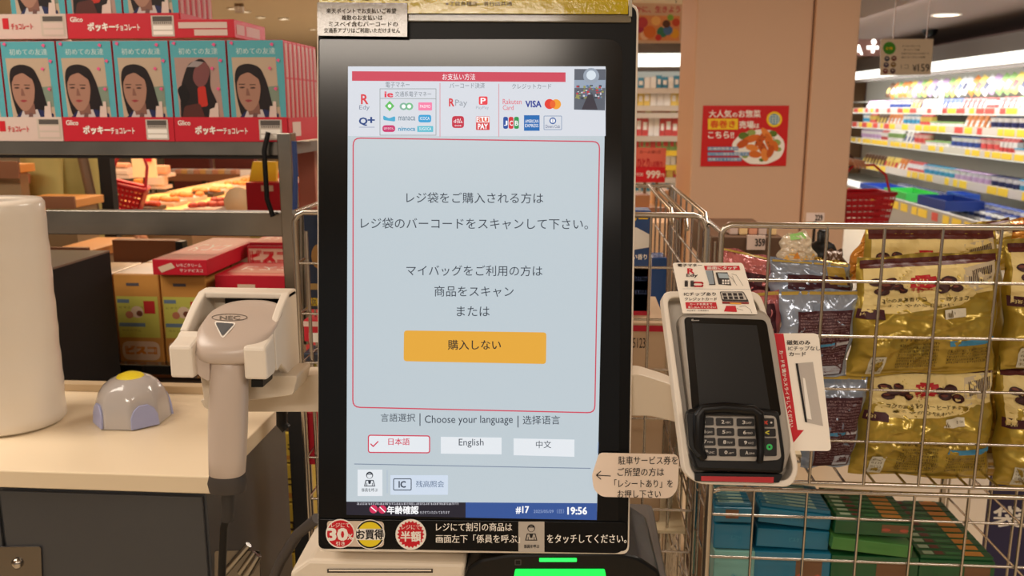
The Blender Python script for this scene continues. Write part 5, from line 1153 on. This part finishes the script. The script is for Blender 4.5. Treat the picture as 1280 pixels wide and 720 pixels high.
t, r = bag('orange_snack_bag', [(1082, 290), (1110, 284), (1090, 350), (1046, 352)], Yw+.24, .03, orf, 'narrow orange bag corner left of the gold bags', 'orange bags', 4, .02); r.rect(38, 10, 74, 26, rdk); r.text('LOTTE', 42, 70, 18, cream, 8, .01, .001); r.build('bag_print', t)
t, r = bag('orange_snack_bag', [(1258, 275), (1330, 268), (1330, 318), (1250, 322)], Yw+.21, .04, orf, 'orange and brown bag top at the upper right corner', 'orange bags', 6, .02); r.rect(5, 25, 95, 60, cho, .0004, nu=6); r.text('LOTTE', 10, 40, 14, rdk, 9, .01, .001); r.build('bag_print', t)
SG = 'silver blue snack bags'
t, r = bag('silver_snack_bag', [(974, 362), (1076, 362), (1055, 468), (975, 478)], Yw+.055, .035, silb, 'silver blue bag with dark text panel, middle of the stack', SG, 21, .01, wr=.7); silver_print(r); r.build('bag_print', t)
t, r = bag('silver_snack_bag', [(962, 322), (1062, 330), (1066, 400), (962, 400)], Yw+.11, .03, silb, 'silver blue bag standing behind, its top under the rim', SG, 22, .01, wr=.7); r.rect(3, 2, 97, 6, ink((190, 160, 70)), .0003, nu=10); r.rect(20, 22, 96, 60, maro, .0004, nu=8, nv=4); r.rect(70, 8, 92, 36, ink((170, 140, 60)), .0006, nu=3, nv=3); r.build('bag_print', t)
t, r = bag('silver_snack_bag', [(1000, 466), (1086, 468), (1062, 582), (1000, 584)], Yw+.05, .04, silb, 'silver blue bag at the bottom beside the swipe card', SG, 23, .01, wr=.7); silver_print(r); r.build('bag_print', t)
t, r = bag('pink_snack_bag', [(902, 308), (964, 322), (966, 380), (902, 372)], Yw+.13, .03, pinkf, 'pink and maroon bag at the back beside the instruction card', 'pink snack bags', 24, .01, wr=.6); r.rect(3, 38, 97, 84, maro, .0004, nu=8, nv=4); r.rect(3, 2, 97, 7, ink((190, 160, 70)), .0003, nu=8); r.build('bag_print', t)
t, r = bag('pink_snack_bag', [(915, 366), (976, 362), (978, 470), (915, 470)], Yw+.08, .035, pinkf, 'pink bag with maroon panel just left of the silver blue bags', 'pink snack bags', 25, .01, wr=.6); r.rect(20, 14, 84, 92, maro, .0004, nu=6, nv=8); r.rect(3, 2, 97, 6, ink((190, 160, 70)), .0003, nu=8); r.build('bag_print', t)
# clear bag of orange sweets and dark thing at the back
t, r = bag('sweets_bag', [(978, 294), (1008, 288), (1024, 330), (970, 328)], Yw+.3, .03, mat('clear_film', (226, 214, 190), .15, alpha=.6, coat=.6), 'clear bag of orange and yellow sweets behind the silver bags', None, 31, .01, wr=.5); r.rect(30, 2, 84, 20, ink((120, 170, 80)))
for (x, y) in [(20, 80), (45, 70), (70, 82), (88, 74), (58, 88), (34, 60)]: r.poly([(x-10, y+9), (x, y-12), (x+10, y+9)], ink((240, 160, 70)) if x % 2 else ink((246, 200, 110)), .001)
r.build('bag_print', t)
a = W(1026, 330, Yw+.34); M = MB(); M.lathe(a, [(.0001, 0), (.028, 0), (.028, .02), (.02, .035), (.010, .04), (.010, .055), (.007, .06), (.0001, .06)], black, 16); M.build('black_bottle', label='black capped bottle top behind the sweets bag', cat='bottle')
# shelf behind with price tags 359 and 229
Ys_ = 2.3
a, b = W(910, 296, Ys_), W(978, 310, Ys_)
t = thing('snack_shelf', 'brown shelf edge with a small white price tag, behind the upper basket', 'shelf', ((a.x+b.x)/2, Ys_+.1, 0))
M = MB(); M.box((a.x-.04, Ys_, b.z-.06), (b.x, Ys_+.4, a.z), mat('shelf_brown', (86, 60, 42), .5)); M.build('shelf_board', t, bevel=.002)
M = MB(); M.box((a.x-.02, Ys_+.03, 0), (b.x-.02, Ys_+.38, b.z-.061), mat('shelf_brown', (86, 60, 42))); M.build('plinth', t)
a2_, b2_ = W(935, 295, Ys_-.02), W(957, 313, Ys_-.02)
M = MB(); M.box((a2_.x, Ys_-.012, b2_.z), (b2_.x, Ys_-.004, a2_.z), pkw); tg_ = M.build('price_tag', t)
r = Pr(lambda x, y, h: W(x, y, Ys_-.012)-Vector((0, h+.0006, 0))); r.text('359', 944, 956, 303, blk, 9, .03); r.build('tag_print', tg_)
for k in range(5):
    c = W(912+k*12, 291, Ys_+.03); c.z = a.z+.001
    M = MB(); M.box((c.x, c.y, c.z), (c.x+.022, c.y+.05, c.z+.028), [pkw, food[1], pinkish][k % 3]); M.build('small_pack', label='small pale pack in the row on the brown shelf', cat='snack box', group='small packs on the brown shelf', bevel=.003)
a, b = W(1008, 266, 3.6), W(1030, 277, 3.6)
t = thing('price_stand', 'white price tag reading 229 standing in front of the pillar', 'price tag', ((a.x+b.x)/2, 3.6, 0))
M = MB(); M.box((a.x, 3.6, b.z), (b.x, 3.605, a.z), pkw); M.build('tag', t); M = MB(); M.tube([((a.x+b.x)/2, 3.603, 0), ((a.x+b.x)/2, 3.603, b.z)], .006, dark, 6); M.build('stem', t)
r = Pr(lambda x, y, h: W(x, y, 3.6)-Vector((0, h+.001, 0))); r.text('229', 1019, 1028, 272, blk, 7, .03); r.build('tag_print', t)
# dark brown pouch right of the bottle
t, r = bag('brown_snack_bag', [(1032, 312), (1052, 312), (1062, 345), (1028, 345)], Yw+.27, .03, mat('brown_foil', (84, 58, 40), .3, metal=.3), 'small dark brown bag corner next to the black bottle', None, 33, .01, wr=.5)
t, r = bag('silver_snack_bag', [(1018, 322), (1060, 328), (1066, 352), (1020, 352)], Yw+.17, .02, goldd, 'dull gold bag corner beside the bottle', 'gold corners', 34, .01, wr=.5)
# ================================================================== BOXES IN THE LOWER BASKET
teal2 = mat('carton_teal', (20, 108, 138), .35, coat=.2); teal3 = mat('carton_light_teal', (116, 168, 160), .35); gre = mat('carton_green', (24, 84, 44), .35, coat=.2); gre2 = mat('carton_light_green', (72, 128, 60), .4)
ora = ink((206, 140, 60)); picb = ink((120, 86, 60)); pale = ink((150, 182, 170))
def slimbox(name, x0, y0, x1, y1, Y, d, m, lab, grp, top, sticks=7, pic=None, rot=0, kind=0):
    """carton open on top showing the upright slim packs inside"""
    a, b = W(x0, y0, Y), W(x1, y1, Y); w_, h_ = b.x-a.x, a.z-b.z
    t = thing(name, lab, 'snack box', (a.x, Y, b.z), grp)
    M = MB(); M.box((a.x, Y, b.z), (b.x, Y+d, a.z), m); M.build('carton', t, bevel=.0015)
    if top:
        for k in range(sticks):
            y = Y+.004+(d-.008)*k/sticks; M = MB(); M.box((a.x+.002, y, a.z+.0002), (b.x-.002, y+(d-.008)/sticks-.002, a.z+.006), m); s_ = M.build('inner_pack', t, bevel=.0008)
            r = Pr(lambda x, y_, h: Vector((a.x+.002+x*(w_-.004)/100, y+y_*((d-.008)/sticks-.002), a.z+.006+h)))
            if kind: r.rect(62, .1, 88, .9, ora, .0004); r.rect(6, .2, 20, .8, ink((170, 190, 160)), .0004); r.rect(22, .2, 34, .8, ink((110, 60, 50)), .0004); r.rect(38, .3, 58, .7, ink((70, 130, 80)), .0004)
            else: r.rect(8, .1, 80, .9, pale, .0004); r.rect(12, .3, 40, .7, ink((60, 120, 130)), .0006)
            r.build('pack_print', s_)
    r = Pr(lambda x, y, h: Vector((a.x+x*w_/100, Y-h, a.z-y*h_/100)))
    if pic: x = pic; r.rect(x, 12, x+34, 72, picb, .0004); r.disc(x+6, 50, 6, ink((180, 90, 70)), .0006, 8, 12); r.disc(x+29, 50, 6, ink((180, 90, 70)), .0006, 8, 12)
    else: r.text('ビスケット', 45, 70, 50, ink((70, 140, 160)) if 'teal' in lab else gre2, 22, .02)
    r.build('front_print', t)
    if rot: t.rotation_euler.y = rot
    return t
TG, GG = 'teal cartons in the lower basket', 'green cartons in the lower basket'
slimbox('slim_carton', 893, 634, 940, 654, Yw+.05, .09, teal2, 'teal carton with small picture, top left of the lower basket', TG, True, 7, 30)
slimbox('slim_carton', 893, 655, 940, 687, Yw+.052, .09, teal2, 'plain teal carton, second in the left stack', TG, False)
slimbox('slim_carton', 893, 688, 940, 760, Yw+.05, .09, teal3, 'pale teal carton at the bottom of the left stack', TG, False)
slimbox('slim_carton', 948, 634, 1038, 655, Yw+.06, .10, teal2, 'dark teal carton with pale inner packs, tilted on the second stack', TG, True, 8, 0, .10)
slimbox('slim_carton', 946, 660, 1035, 686, Yw+.058, .10, teal2, 'plain teal carton in the middle of the second stack', TG, False, rot=.03)
slimbox('slim_carton', 943, 689, 1034, 760, Yw+.052, .10, teal2, 'teal carton with picture at the bottom of the second stack', TG, False, 7, 55)
slimbox('slim_carton', 1044, 650, 1140, 670, Yw+.05, .11, gre, 'green carton with orange and brown inner packs, on top of the third stack', GG, True, 7, 60, .03, 1)
slimbox('slim_carton', 1040, 671, 1140, 690, Yw+.045, .11, gre2, 'light green carton lying slightly tilted in the third stack', GG, False, rot=.09)
slimbox('slim_carton', 1040, 694, 1143, 760, Yw+.05, .11, gre, 'dark green carton with picture at the bottom of the third stack', GG, False, 7, 52)
slimbox('slim_carton', 1150, 700, 1238, 760, Yw+.05, .20, gre, 'green carton with a row of inner packs at the right of the lower basket', GG, True, 10, 60, 0, 1)
slimbox('slim_carton', 1146, 652, 1190, 660, Yw+.28, .08, gre, 'small green carton behind the right one in the lower basket', GG, True, 3, 0, 0, 1)
# navy banner box at lower right
t = cuboid('navy_board', 1243, 596, 1330, 760, 1.75, .02, mat('navy_panel', (36, 32, 74), .5), 'navy blue board with white lettering at the lower right corner', 'sign', lambda r: r.text('袋', 4, 36, 30, wht, 16, .02), 0)
# ================================================================== RIGHT: dairy case
Xc = 4.7
Yn = WX(1280, 70, Xc).y
dcs = thing('dairy_case', 'long white lit refrigerated dairy case with shelves, beyond the pillar', 'refrigerated case', (Xc+.4, 12, 0))
casew = mat('case_white', (232, 232, 226), .4); caseg = mat('case_grey', (74, 64, 56), .6); lipw = mat('lip_white', (214, 206, 196), .5)
Y0c, Y1c = 8.3, 17.5
M = MB(); M.box((Xc+.75, Y0c, 0), (Xc+.85, Y1c, 2.05), casew); M.build('back_panel', dcs)
M = MB(); M.box((Xc, Y0c, 2.06), (Xc+.85, Y1c, 2.27), caseg); M.build('header', dcs, bevel=.01)
M = MB(); M.box((Xc-.02, Y0c, 1.94), (Xc+.12, Y1c, 2.058), mat('case_light', (255, 252, 240), emit=2.2)); M.build('light_band', dcs)
M = MB(); M.box((Xc+.02, Y0c, 1.89), (Xc+.1, Y1c, 1.938), caseg); M.build('band_trim', dcs)
lips = [(1.39, 1.475), (1.15, 1.25), (.90, .99), (.50, .61)]
tagy = mat('tag_yellow', (250, 214, 70), .5); tagr = mat('tag_red', (222, 90, 80), .5)
for k, (z0, z1) in enumerate(lips):
    M = MB(); M.box((Xc, Y0c, z0+.01), (Xc+.74, Y1c, z0+.035), casew); sh_ = M.build('shelf', dcs)
    M = MB(); M.box((Xc-.012, Y0c, z0), (Xc-.001, Y1c, z1-.01), lipw); M.build('lip', sh_)
    rr = random.Random(k)
    for j in range(34):
        y = Y0c+.1+j*.26
        if rr.random() < .25: continue
        M = MB(); M.box((Xc-.018, y, z0+.008), (Xc-.013, y+rr.choice([.12, .2, .23]), z1-.018), tagr if (k == 0 and j % 2) or rr.random() < .12 or j > 17 and k < 2 and j % 2 else tagy); M.build('shelf_tag', sh_)
    if k < 3:
        M = MB(); M.box((Xc+.04, Y0c, z0-.012), (Xc+.08, Y1c, z0+.008), mat('shelf_led', (255, 250, 236), emit=1.5)); M.build('shelf_light', sh_)
# bottom well
Xw = 3.95
M = MB(); M.box((Xw, Y0c, 0), (Xw+.05, Y1c, .36), mat('well_front', (176, 170, 164), .5)); M.build('well_front', dcs, bevel=.01)
M = MB(); M.box((Xw+.051, Y0c, .2), (Xc+.75, Y1c, .24), casew); M.build('well_floor', dcs)
rr = random.Random(9)
for j in range(30):
    y = Y0c+.1+j*.3; M = MB(); M.box((Xw-.006, y, .24), (Xw-.001, y+rr.choice([.16, .22, .26]), .33), tagy if j % 5 else tagr); M.build('shelf_tag', dcs)
# products
cols = [(236, 236, 240), (60, 84, 160), (220, 90, 90), (246, 220, 120), (150, 190, 120), (190, 160, 200), (240, 200, 190), (110, 80, 60), (70, 150, 190), (40, 46, 90), (250, 250, 250), (226, 140, 70)]
pm = [mat('product_%d' % i, c, .4) for i, c in enumerate(cols)]
def cup(i, j):
    M = MB(); M.lathe((0, 0, 0), [(.028, 0), (.036, .075), (.039, .078)], pm[i], 14); M.lathe((0, 0, 0), [(.0001, .078), (.04, .078), (.04, .083), (.0001, .084)], pm[j], 14)
    M.lathe((0, 0, 0), [(.0335, .03), (.0362, .055)], pm[j], 14); return M.build('yogurt_cup', loc=(0, 0, 0))
def cartn(i, j, h=.13):
    M = MB(); M.box((-.035, -.035, 0), (.035, .035, h), pm[i]); M.prism([(-.035, -.035, h), (.035, -.035, h), (0.0, -.035, h+.03)], [(-.035, .035, h), (.035, .035, h), (0, .035, h+.03)], pm[j])
    M.box((-.036, -.036, h*.3), (.036, .036, h*.6), pm[j]); return M.build('drink_carton', loc=(0, 0, 0))
def pouch(i, j):
    M = MB(); n = 7; w, h_, d = .1, .14, .035
    def f(u, v, s): e = (1-(2*u-1)**4)*(1-(2*v-1)**6); return Vector((s*d*.5*e+(v-.5)*.05, (u-.5)*w, v*h_))
    M.grid(lambda u, v: f(u, v, 1), n, n, pm[i]); M.grid(lambda u, v: f(u, v, -1), n, n, pm[i])
    M.grid(lambda u, v: f(.2+.6*u, .3+.35*v, -1)+Vector((-.002, 0, 0)), 4, 4, pm[j]); return M.build('food_pouch', loc=(0, 0, 0))
def tub(i, j):
    M = MB(); M.prism(*[[Vector((x*k, y*k, z)) for x, y in [(-.06, -.045), (.06, -.045), (.06, .045), (-.06, .045)]] for k, z in ((.85, 0), (1, .05))], pm[i]); M.box((-.063, -.048, .05), (.063, .048, .058), pm[j]); return M.build('margarine_tub', loc=(0, 0, 0))
protos = []
for fn_, prs in ((cup, [(10, 1), (10, 9), (0, 5), (10, 8), (6, 2)]), (cartn, [(10, 2), (3, 2), (10, 1), (4, 10)]), (pouch, [(3, 2), (10, 1), (5, 10), (7, 3), (4, 10), (0, 9), (11, 10), (2, 10), (1, 10)]), (tub, [(3, 1), (10, 4), (10, 8)])):
    protos.append([fn_(*p) for p in prs])
CN = {0: 'white', 1: 'blue', 2: 'red', 3: 'yellow', 4: 'green', 5: 'lilac', 6: 'pink', 7: 'brown', 8: 'light blue', 9: 'navy', 10: 'white', 11: 'orange'}
KN = ['yogurt cup', 'drink carton', 'food pouch', 'margarine tub']
PR = [[(10, 1), (10, 9), (0, 5), (10, 8), (6, 2)], [(10, 2), (3, 2), (10, 1), (4, 10)], [(3, 2), (10, 1), (5, 10), (7, 3), (4, 10), (0, 9), (11, 10), (2, 10), (1, 10)], [(3, 1), (10, 4), (10, 8)]]
used = set()
def product(kind, v, loc, rz, where, scale=None, far=False):
    src = protos[kind][v]; i, j = PR[kind][v]
    if (kind, v) in used: o = dup(src, loc, rz)
    else: used.add((kind, v)); o = src; o.location = loc; o.rotation_euler.z = rz
    if scale: o.scale = (scale, scale, scale*(1.1 if 'shelf of' in where and 'top' not in where else 1))
    else: o.scale = (1, 1, 1)
    o['label'] = '%s and %s %s %s' % (CN[i], CN[j], KN[kind], where); o['category'] = ['cup', 'carton', 'pouch', 'tub'][kind]; o['group'] = '%ss %s' % (o['label'], '')
    o['group'] = o['group'].strip(); return o
rr = random.Random(11)
zsh = [1.425, 1.185, .935, .535]
WH = ['on the top shelf of the lit dairy case', 'on the second shelf of the lit dairy case', 'on the third shelf of the lit dairy case', 'on the lowest shelf of the lit dairy case']
for k in range(4):
    y = Yn-.9; run = 0
    while y < 15.2:
        if run <= 0:
            run = rr.randint(3, 6)
            near = y < 12.2
            kind = (rr.choice([1, 2]) if k == 0 else rr.choice([0, 2, 3]) if k == 1 else rr.choice([0, 3, 1]) if k == 2 else 0) if near else rr.choice([2, 2, 1, 0])
            v = rr.randrange(len(protos[kind]))
        sc_ = {0: 1.95, 1: 1.1, 2: 1.3, 3: 1.6}[kind]*(.85 if k == 0 else 1); w = {0: .165, 1: .10, 2: .15, 3: .19}[kind]*(.85 if k == 0 else 1)
        product(kind, v, (Xc+.07, y, zsh[k]+.001), rr.uniform(-.15, .15)+(math.pi/2 if kind == 3 else 0), WH[k], sc_); y += w; run -= 1
y = Yn-.8
while y < 15:                      # slanted bags above the top shelf
    for v in (rr.choice([0, 1, 2, 3, 4, 5, 6]),):
        o = product(2, v, (Xc+.3, y, zsh[0]+.205), 0, 'leaning in the upper tier of the dairy case', 1.65); o.rotation_euler = (rr.uniform(.1, .45), 0, 0)
    y += .19
M = MB(); M.box((Xc+.2, Y0c, 1.56), (Xc+.74, Y1c, 1.575), casew); M.build('upper_tier', dcs)
for k_ in range(4):
    for v_, o_ in enumerate(protos[k_]):
        if (k_, v_) not in used: bpy.data.objects.remove(o_)
# second rank behind, so that the shelves look full
# well contents: crates, tubs, white packs
def crate(y0, y1, x0, x1, z, m, lab, name='display_crate'):
    t = thing(name, lab, 'crate', ((x0+x1)/2, (y0+y1)/2, z)); M = MB(); M.box((x0, y0, z), (x1, y1, z+.012), m); M.build('base', t)
    for a, b in (((x0, y0), (x1, y0+.012)), ((x0, y1-.012), (x1, y1)), ((x0, y0+.0125), (x0+.012, y1-.0125)), ((x1-.012, y0+.0125), (x1, y1-.0125))):
        M = MB(); M.box((a[0], a[1], z+.0125), (b[0], b[1], z+.11), m); M.build('side', t)
    return t
dbl = mat('crate_dark_blue', (24, 52, 130), .4); lbl = mat('crate_blue', (50, 90, 190), .4); grc = mat('crate_green', (70, 200, 90), .4)
p1 = WX(1185, 262, Xw+.3); crate(p1.y-.45, p1.y+.35, Xw+.08, Xw+.5, .35, dbl, 'dark blue crate on the front edge of the dairy well')
p2 = WX(1140, 246, Xw+.3); crate(p2.y-.4, p2.y+.4, Xw+.08, Xw+.46, .33, grc, 'bright green crate in the dairy well, left of the blue one')
crate(p2.y-.9, p2.y-.42, Xw+.55, Xw+.74, .36, lbl, 'blue crate in the dairy well, behind the dark blue one')
crate(p2.y+.45, p2.y+1.4, Xw+.08, Xw+.46, .31, lbl, 'long blue crate in the dairy well, left of the green one')
for j in range(26):
    y = Yn-.7+j*.14; product(0, 1 if j > 6 else 0, (Xw+.62, y, .29), 0, 'standing in the dairy well', 1.6)
    if j < 20: product(0, 1 if j % 3 else 0, (Xw+.62-.13, y+.05, .2415), 0, 'standing low in the dairy well', 1.6)
for j in range(9):
    y = p2.y+1.65+j*.36; M = MB(); c = Vector((Xw+.35, y, .26))
    M.grid(lambda u, v: c+Vector(((u-.5)*.5, (v-.5)*.34, .09*math.sin(math.pi*u)**.5*math.sin(math.pi*v)**.5)), 8, 6, pm[10]); M.build('frozen_pack', label='flat white frozen pack lying at the far end of the dairy well', cat='food pack', group='white packs at the far end of the dairy well')
# tall white divider sign in the shelf
c = WX(1177, 125, Xc-.03); M = MB(); M.box((Xc-.04, c.y-.06, 1.38), (Xc-.03, c.y+.06, 1.72), casew); M.build('shelf_divider_sign', label='narrow white vertical card at the shelf front of the dairy case', cat='sign')
# hanging price sign
Yh = 5.2
sg = Fr(W(1131, 71, Yh), yaw=0); t = thing('hanging_price_sign', 'cream hanging price sign with green circle reading 159, before the dairy case', 'sign', sg.o)
M = MB(); plate(M, sg, [(1101, 49), (1167, 48.5), (1163.5, 93), (1100, 94.5)], -.004, 0, mat('sign_cream', (226, 210, 186), .5)); M.build('board', t)
r = Pr(lambda x, y, h: sg.px(1060+x*220/1280, y*110/640, .0005+h))
r.disc(301, 350, 46, ink((70, 150, 40)), .0005, 24); r.text('お得', 275, 325, 352, yel, 22, .02, .001)
for i, (x, y, c_) in enumerate([(284, 427, (60, 70, 90)), (334, 425, (120, 70, 60)), (278, 472, (70, 60, 90)), (330, 470, (140, 110, 60)), (272, 517, (130, 60, 60)), (326, 516, (90, 60, 70))]): r.disc(x, y, 20, ink(c_), .0005, 12); r.disc(x, y-4, 9, ink((190, 180, 170)), .0008, 10, 6)
for k, x0 in enumerate([395, 405, 388, 388]): r.text(['まとめておトクな', '選べるカップ各種', 'お好きなもの2コお取りで', '森のヨーグルト各種'][k], x0, [528, 520, 590, 560][k], 335+k*27, txt, 13, .01, .0005)
r.text('1コ', 385, 440, 485, ink((150, 140, 120)), 30, 0, .0005); r.text('¥', 470, 500, 495, blk, 46, .01, .0005); r.text('159', 508, 592, 492, blk, 54, .015, .0005); r.build('sign_print', t)
for x in (1116, 1158):
    a = sg.px(x, 49, -.002); M = MB(); M.tube([a, (a.x, a.y, 2.5)], .0025, pkw, 6); M.build('hanger', t)
# glowing letters at the far wall
Yg = 12.5
t = thing('illuminated_sign', 'white glowing wall lettering beyond the pillar, left of the hanging sign', 'sign', W(1085, 70, Yg))
M = MB(); a, b = W(1062, 52, Yg+.03), W(1108, 68, Yg+.03); M.box((a.x-.3, Yg+.02, b.z-.02), (b.x, Yg+.06, a.z+.03), mat('sign_back', (120, 84, 76), .6)); M.build('backing', t)
lm = mat('letter_glow', (255, 250, 240), emit=3)
r = Pr(lambda x, y, h: W(1060+x*220/1280, y*110/640, Yg)); r.text('A', 52, 104, 362, lm, 66, .04, 0); r.build('letter', t)
r = Pr(lambda x, y, h: W(1060+x*220/1280, y*110/640, Yg)); r.disc(188, 305, 18, lm, 0, 16, 20); r.build('letter', t)
r = Pr(lambda x, y, h: W(1060+x*220/1280, y*110/640, Yg)); r.rect(138, 334, 222, 358, lm); r.build('letter', t)
r = Pr(lambda x, y, h: W(1060+x*220/1280, y*110/640, Yg-.01)); r.rect(170, 330, 192, 384, lm); r.build('letter', t)
# red basket held by a shopper hidden by the pillar
bp_ = W(1078, 277, 5.2)
basket('shopping_basket', (bp_.x-.02, bp_.y, bp_.z), .30, .22, .17, 'red shopping basket in front of the dairy case, beside the pillar', .2, 0)
pp = Vector((bp_.x-.38, bp_.y+.35, 0))
hz = Vector((bp_.x-.10, bp_.y-.02, bp_.z+.345))
person(pp, 0, mat('brown_coat', (96, 72, 60), .8), mat('black_trousers', (24, 22, 22)), ink((30, 24, 22)), 'person almost wholly hidden by the pillar, one hand holding the red basket', ('r', (.24, -.08, 1.15), tuple(hz-pp)))
# ================================================================== SHELF LEFT OF THE PILLAR
Yq = 7.6
a, b = W(770, 260, Yq), W(858, 260, Yq)
fs = thing('grocery_shelf', 'white lit grocery shelf seen in the gap between screen and pillar', 'shelf', ((a.x+b.x)/2, Yq+.2, 0))
def zq(y): return W(820, y, Yq).z
M = MB(); M.box((a.x-.4, Yq+.42, 0), (b.x+.3, Yq+.46, zq(84)), casew); M.build('back_panel', fs)
M = MB(); M.box((a.x-.4, Yq, zq(66)), (b.x+.3, Yq+.46, zq(52)), caseg); M.build('header', fs)
M = MB(); M.box((a.x-.4, Yq-.01, zq(83)), (b.x+.3, Yq+.05, zq(67)), mat('case_light', (255, 252, 240))); M.build('light_band', fs)
M = MB(); M.box((a.x-.4, Yq+.02, zq(89)), (b.x+.3, Yq+.06, zq(84)), caseg); M.build('trim', fs)
rows = [(110, 97), (132, 115), (141, 134), (170, 148), (188, 174), (206, 192), (222, 210), (245, 228)]
rr = random.Random(21)
tones = [(8, 10), (3, 10), (11, 3), (2, 10), (4, 2), (7, 10), (2, 3), (10, 8)]
for k, (yb_, yt_) in enumerate(rows):
    M = MB(); M.box((a.x-.38, Yq+.0, zq(yb_)-.02), (b.x+.28, Yq+.41, zq(yb_)-.001), casew); s_ = M.build('shelf', fs)
    M = MB(); M.box((a.x-.38, Yq-.008, zq(yb_)-.045), (b.x+.28, Yq-.001, zq(yb_)), tagy if k in (4, 5) else lipw); M.build('lip', s_)
    x = a.x-.2
    while x < b.x+.15:
        w_ = .04+.015*rr.random(); h_ = (zq(yt_)-zq(yb_))*rr.uniform(1.0, 1.25); i, j = tones[k]
        M = MB(); M.box((x, Yq+.03, zq(yb_)+.001), (x+w_, Yq+.1, zq(yb_)+h_), pm[i if rr.random() < .75 else j]); M.box((x+.008, Yq+.027, zq(yb_)+h_*.3), (x+w_-.008, Yq+.0295, zq(yb_)+h_*.7), pm[j])
        M.build('grocery_pack', label='small %s and %s pack on shelf tier %s left of the pillar' % (CN[i], CN[j], ['one', 'two', 'three', 'four', 'five', 'six', 'seven', 'eight'][k]), cat='pack', group='packs on tier %s of the grocery shelf' % ['one', 'two', 'three', 'four', 'five', 'six', 'seven', 'eight'][k], loc=(x, Yq+.03, zq(yb_)+.001)); x += w_+.004
# poster above it
pf = Fr(W(825, 28, 6.9)); t = thing('hanging_poster', 'colourful family poster under the ceiling, left of the pillar', 'poster', pf.o)
M = MB(); plate(M, pf, [(780, 3), (853, 5), (851, 54), (778, 54)], -.006, 0, mat('poster_paper', (214, 184, 160), .6)); M.build('sheet', t)
r = Pr(lambda x, y, h: pf.px(x, y, .001+h)); r.text('すこやかに、生きよう', 770, 850, 11.5, ink((200, 90, 100)), 8, .03)
r.poly([(797, 19), (850, 20), (849, 51), (797, 50)], ink((222, 150, 100)), .001)
rr = random.Random(2)
for (x, y, q_, c_) in [(803, 28, 7, (190, 70, 80)), (812, 40, 8, (220, 120, 60)), (806, 44, 6, (240, 200, 170)), (828, 40, 7, (60, 130, 110)), (833, 30, 5, (90, 60, 50)), (835, 38, 6, (80, 120, 180)), (832, 32, 4, (240, 190, 160)), (843, 42, 6, (230, 170, 60)), (838, 22, 4, (130, 180, 80)), (820, 26, 6, (240, 190, 120)), (845, 28, 5, (200, 80, 60)), (800, 36, 5, (170, 50, 90)), (823, 47, 4, (200, 60, 60))]: r.disc(x, y, q_, ink(c_), .0015+rr.random()*.001, 12)
r.build('poster_print', t)
for x in (790, 845): a_ = pf.px(x, 4, -.003); M = MB(); M.tube([a_, (a_.x, a_.y, 2.5)], .003, dark, 6); M.build('hanger', t)
# red 999 sign on a brown stand
nf = Fr(W(814, 205, 4.7)); t = thing('red_price_sign', 'red price sign reading 999 standing in the gap left of the pillar', 'price sign', (nf.o.x, nf.o.y, 0))
M = MB(); plate(M, nf, [(793, 184), (833, 185), (831, 228), (792, 228)], -.006, 0, mat('sign_orange', (228, 110, 90), .5)); M.build('board', t)
r = Pr(lambda x, y, h: nf.px(x, y, .0008+h)); r.poly([(792, 208), (832, 209), (831, 228), (792, 228)], ink((214, 30, 40))); r.text('ひとり', 797, 812, 204, rd_, 12, .05, .001); r.text('1点限り', 814, 828, 205, rd_, 7, .03, .001); r.text('お一人様1点', 800, 826, 190, ink((150, 50, 40)), 4, .01, .001); r.text('999', 808, 825, 218, wht, 9, .03, .0012); r.text('円', 826, 830, 219, wht, 4, .02, .0012); r.text('税抜', 795, 804, 218, wht, 4, .0, .0012); r.build('sign_print', t)
for x in (806, 821): a_ = nf.px(x, 228, -.003); M = MB(); M.tube([a_, (a_.x, a_.y, 0)], .008, mat('brown_frame', (120, 96, 70)), 6); M.build('stand_leg', t)
for k, (x0, y0, x1, y1, c_, Y) in enumerate([(794, 244, 812, 262, (170, 120, 80), 4.6), (816, 238, 836, 262, (214, 180, 140), 4.8)]):
    cuboid('paper_bag', x0, y0, x1, y1, Y, .15, mat('bag_tone_%d' % k, c_, .6), ['brown paper bag standing under the red 999 sign', 'pale paper bag right of the brown one under the red sign'][k], 'bag', None)
a_, b_ = W(794, 262, 4.5), W(850, 262, 4.5)
t, _, _ = level('promo_table', 780, 263, 850, W(810, 262, 4.5).z-.001, 4.5, 5.0, warm, 'warm lit low table under the red 999 sign', False)
cuboid('cream_pack', 815, 278, 845, 330, 2.6, .2, mat('cream_pack', (214, 170, 130), .5), 'pale orange pack behind the wagon wires, right of the blue pouch', 'box', None, 0)
cuboid('price_card', 797, 300, 813, 318, 2.5, .006, pkw, 'small white tag reading 359 between the wagon wires', 'price tag', lambda r: r.text('359', 20, 90, 50, blk, 50, .02)) if False else None
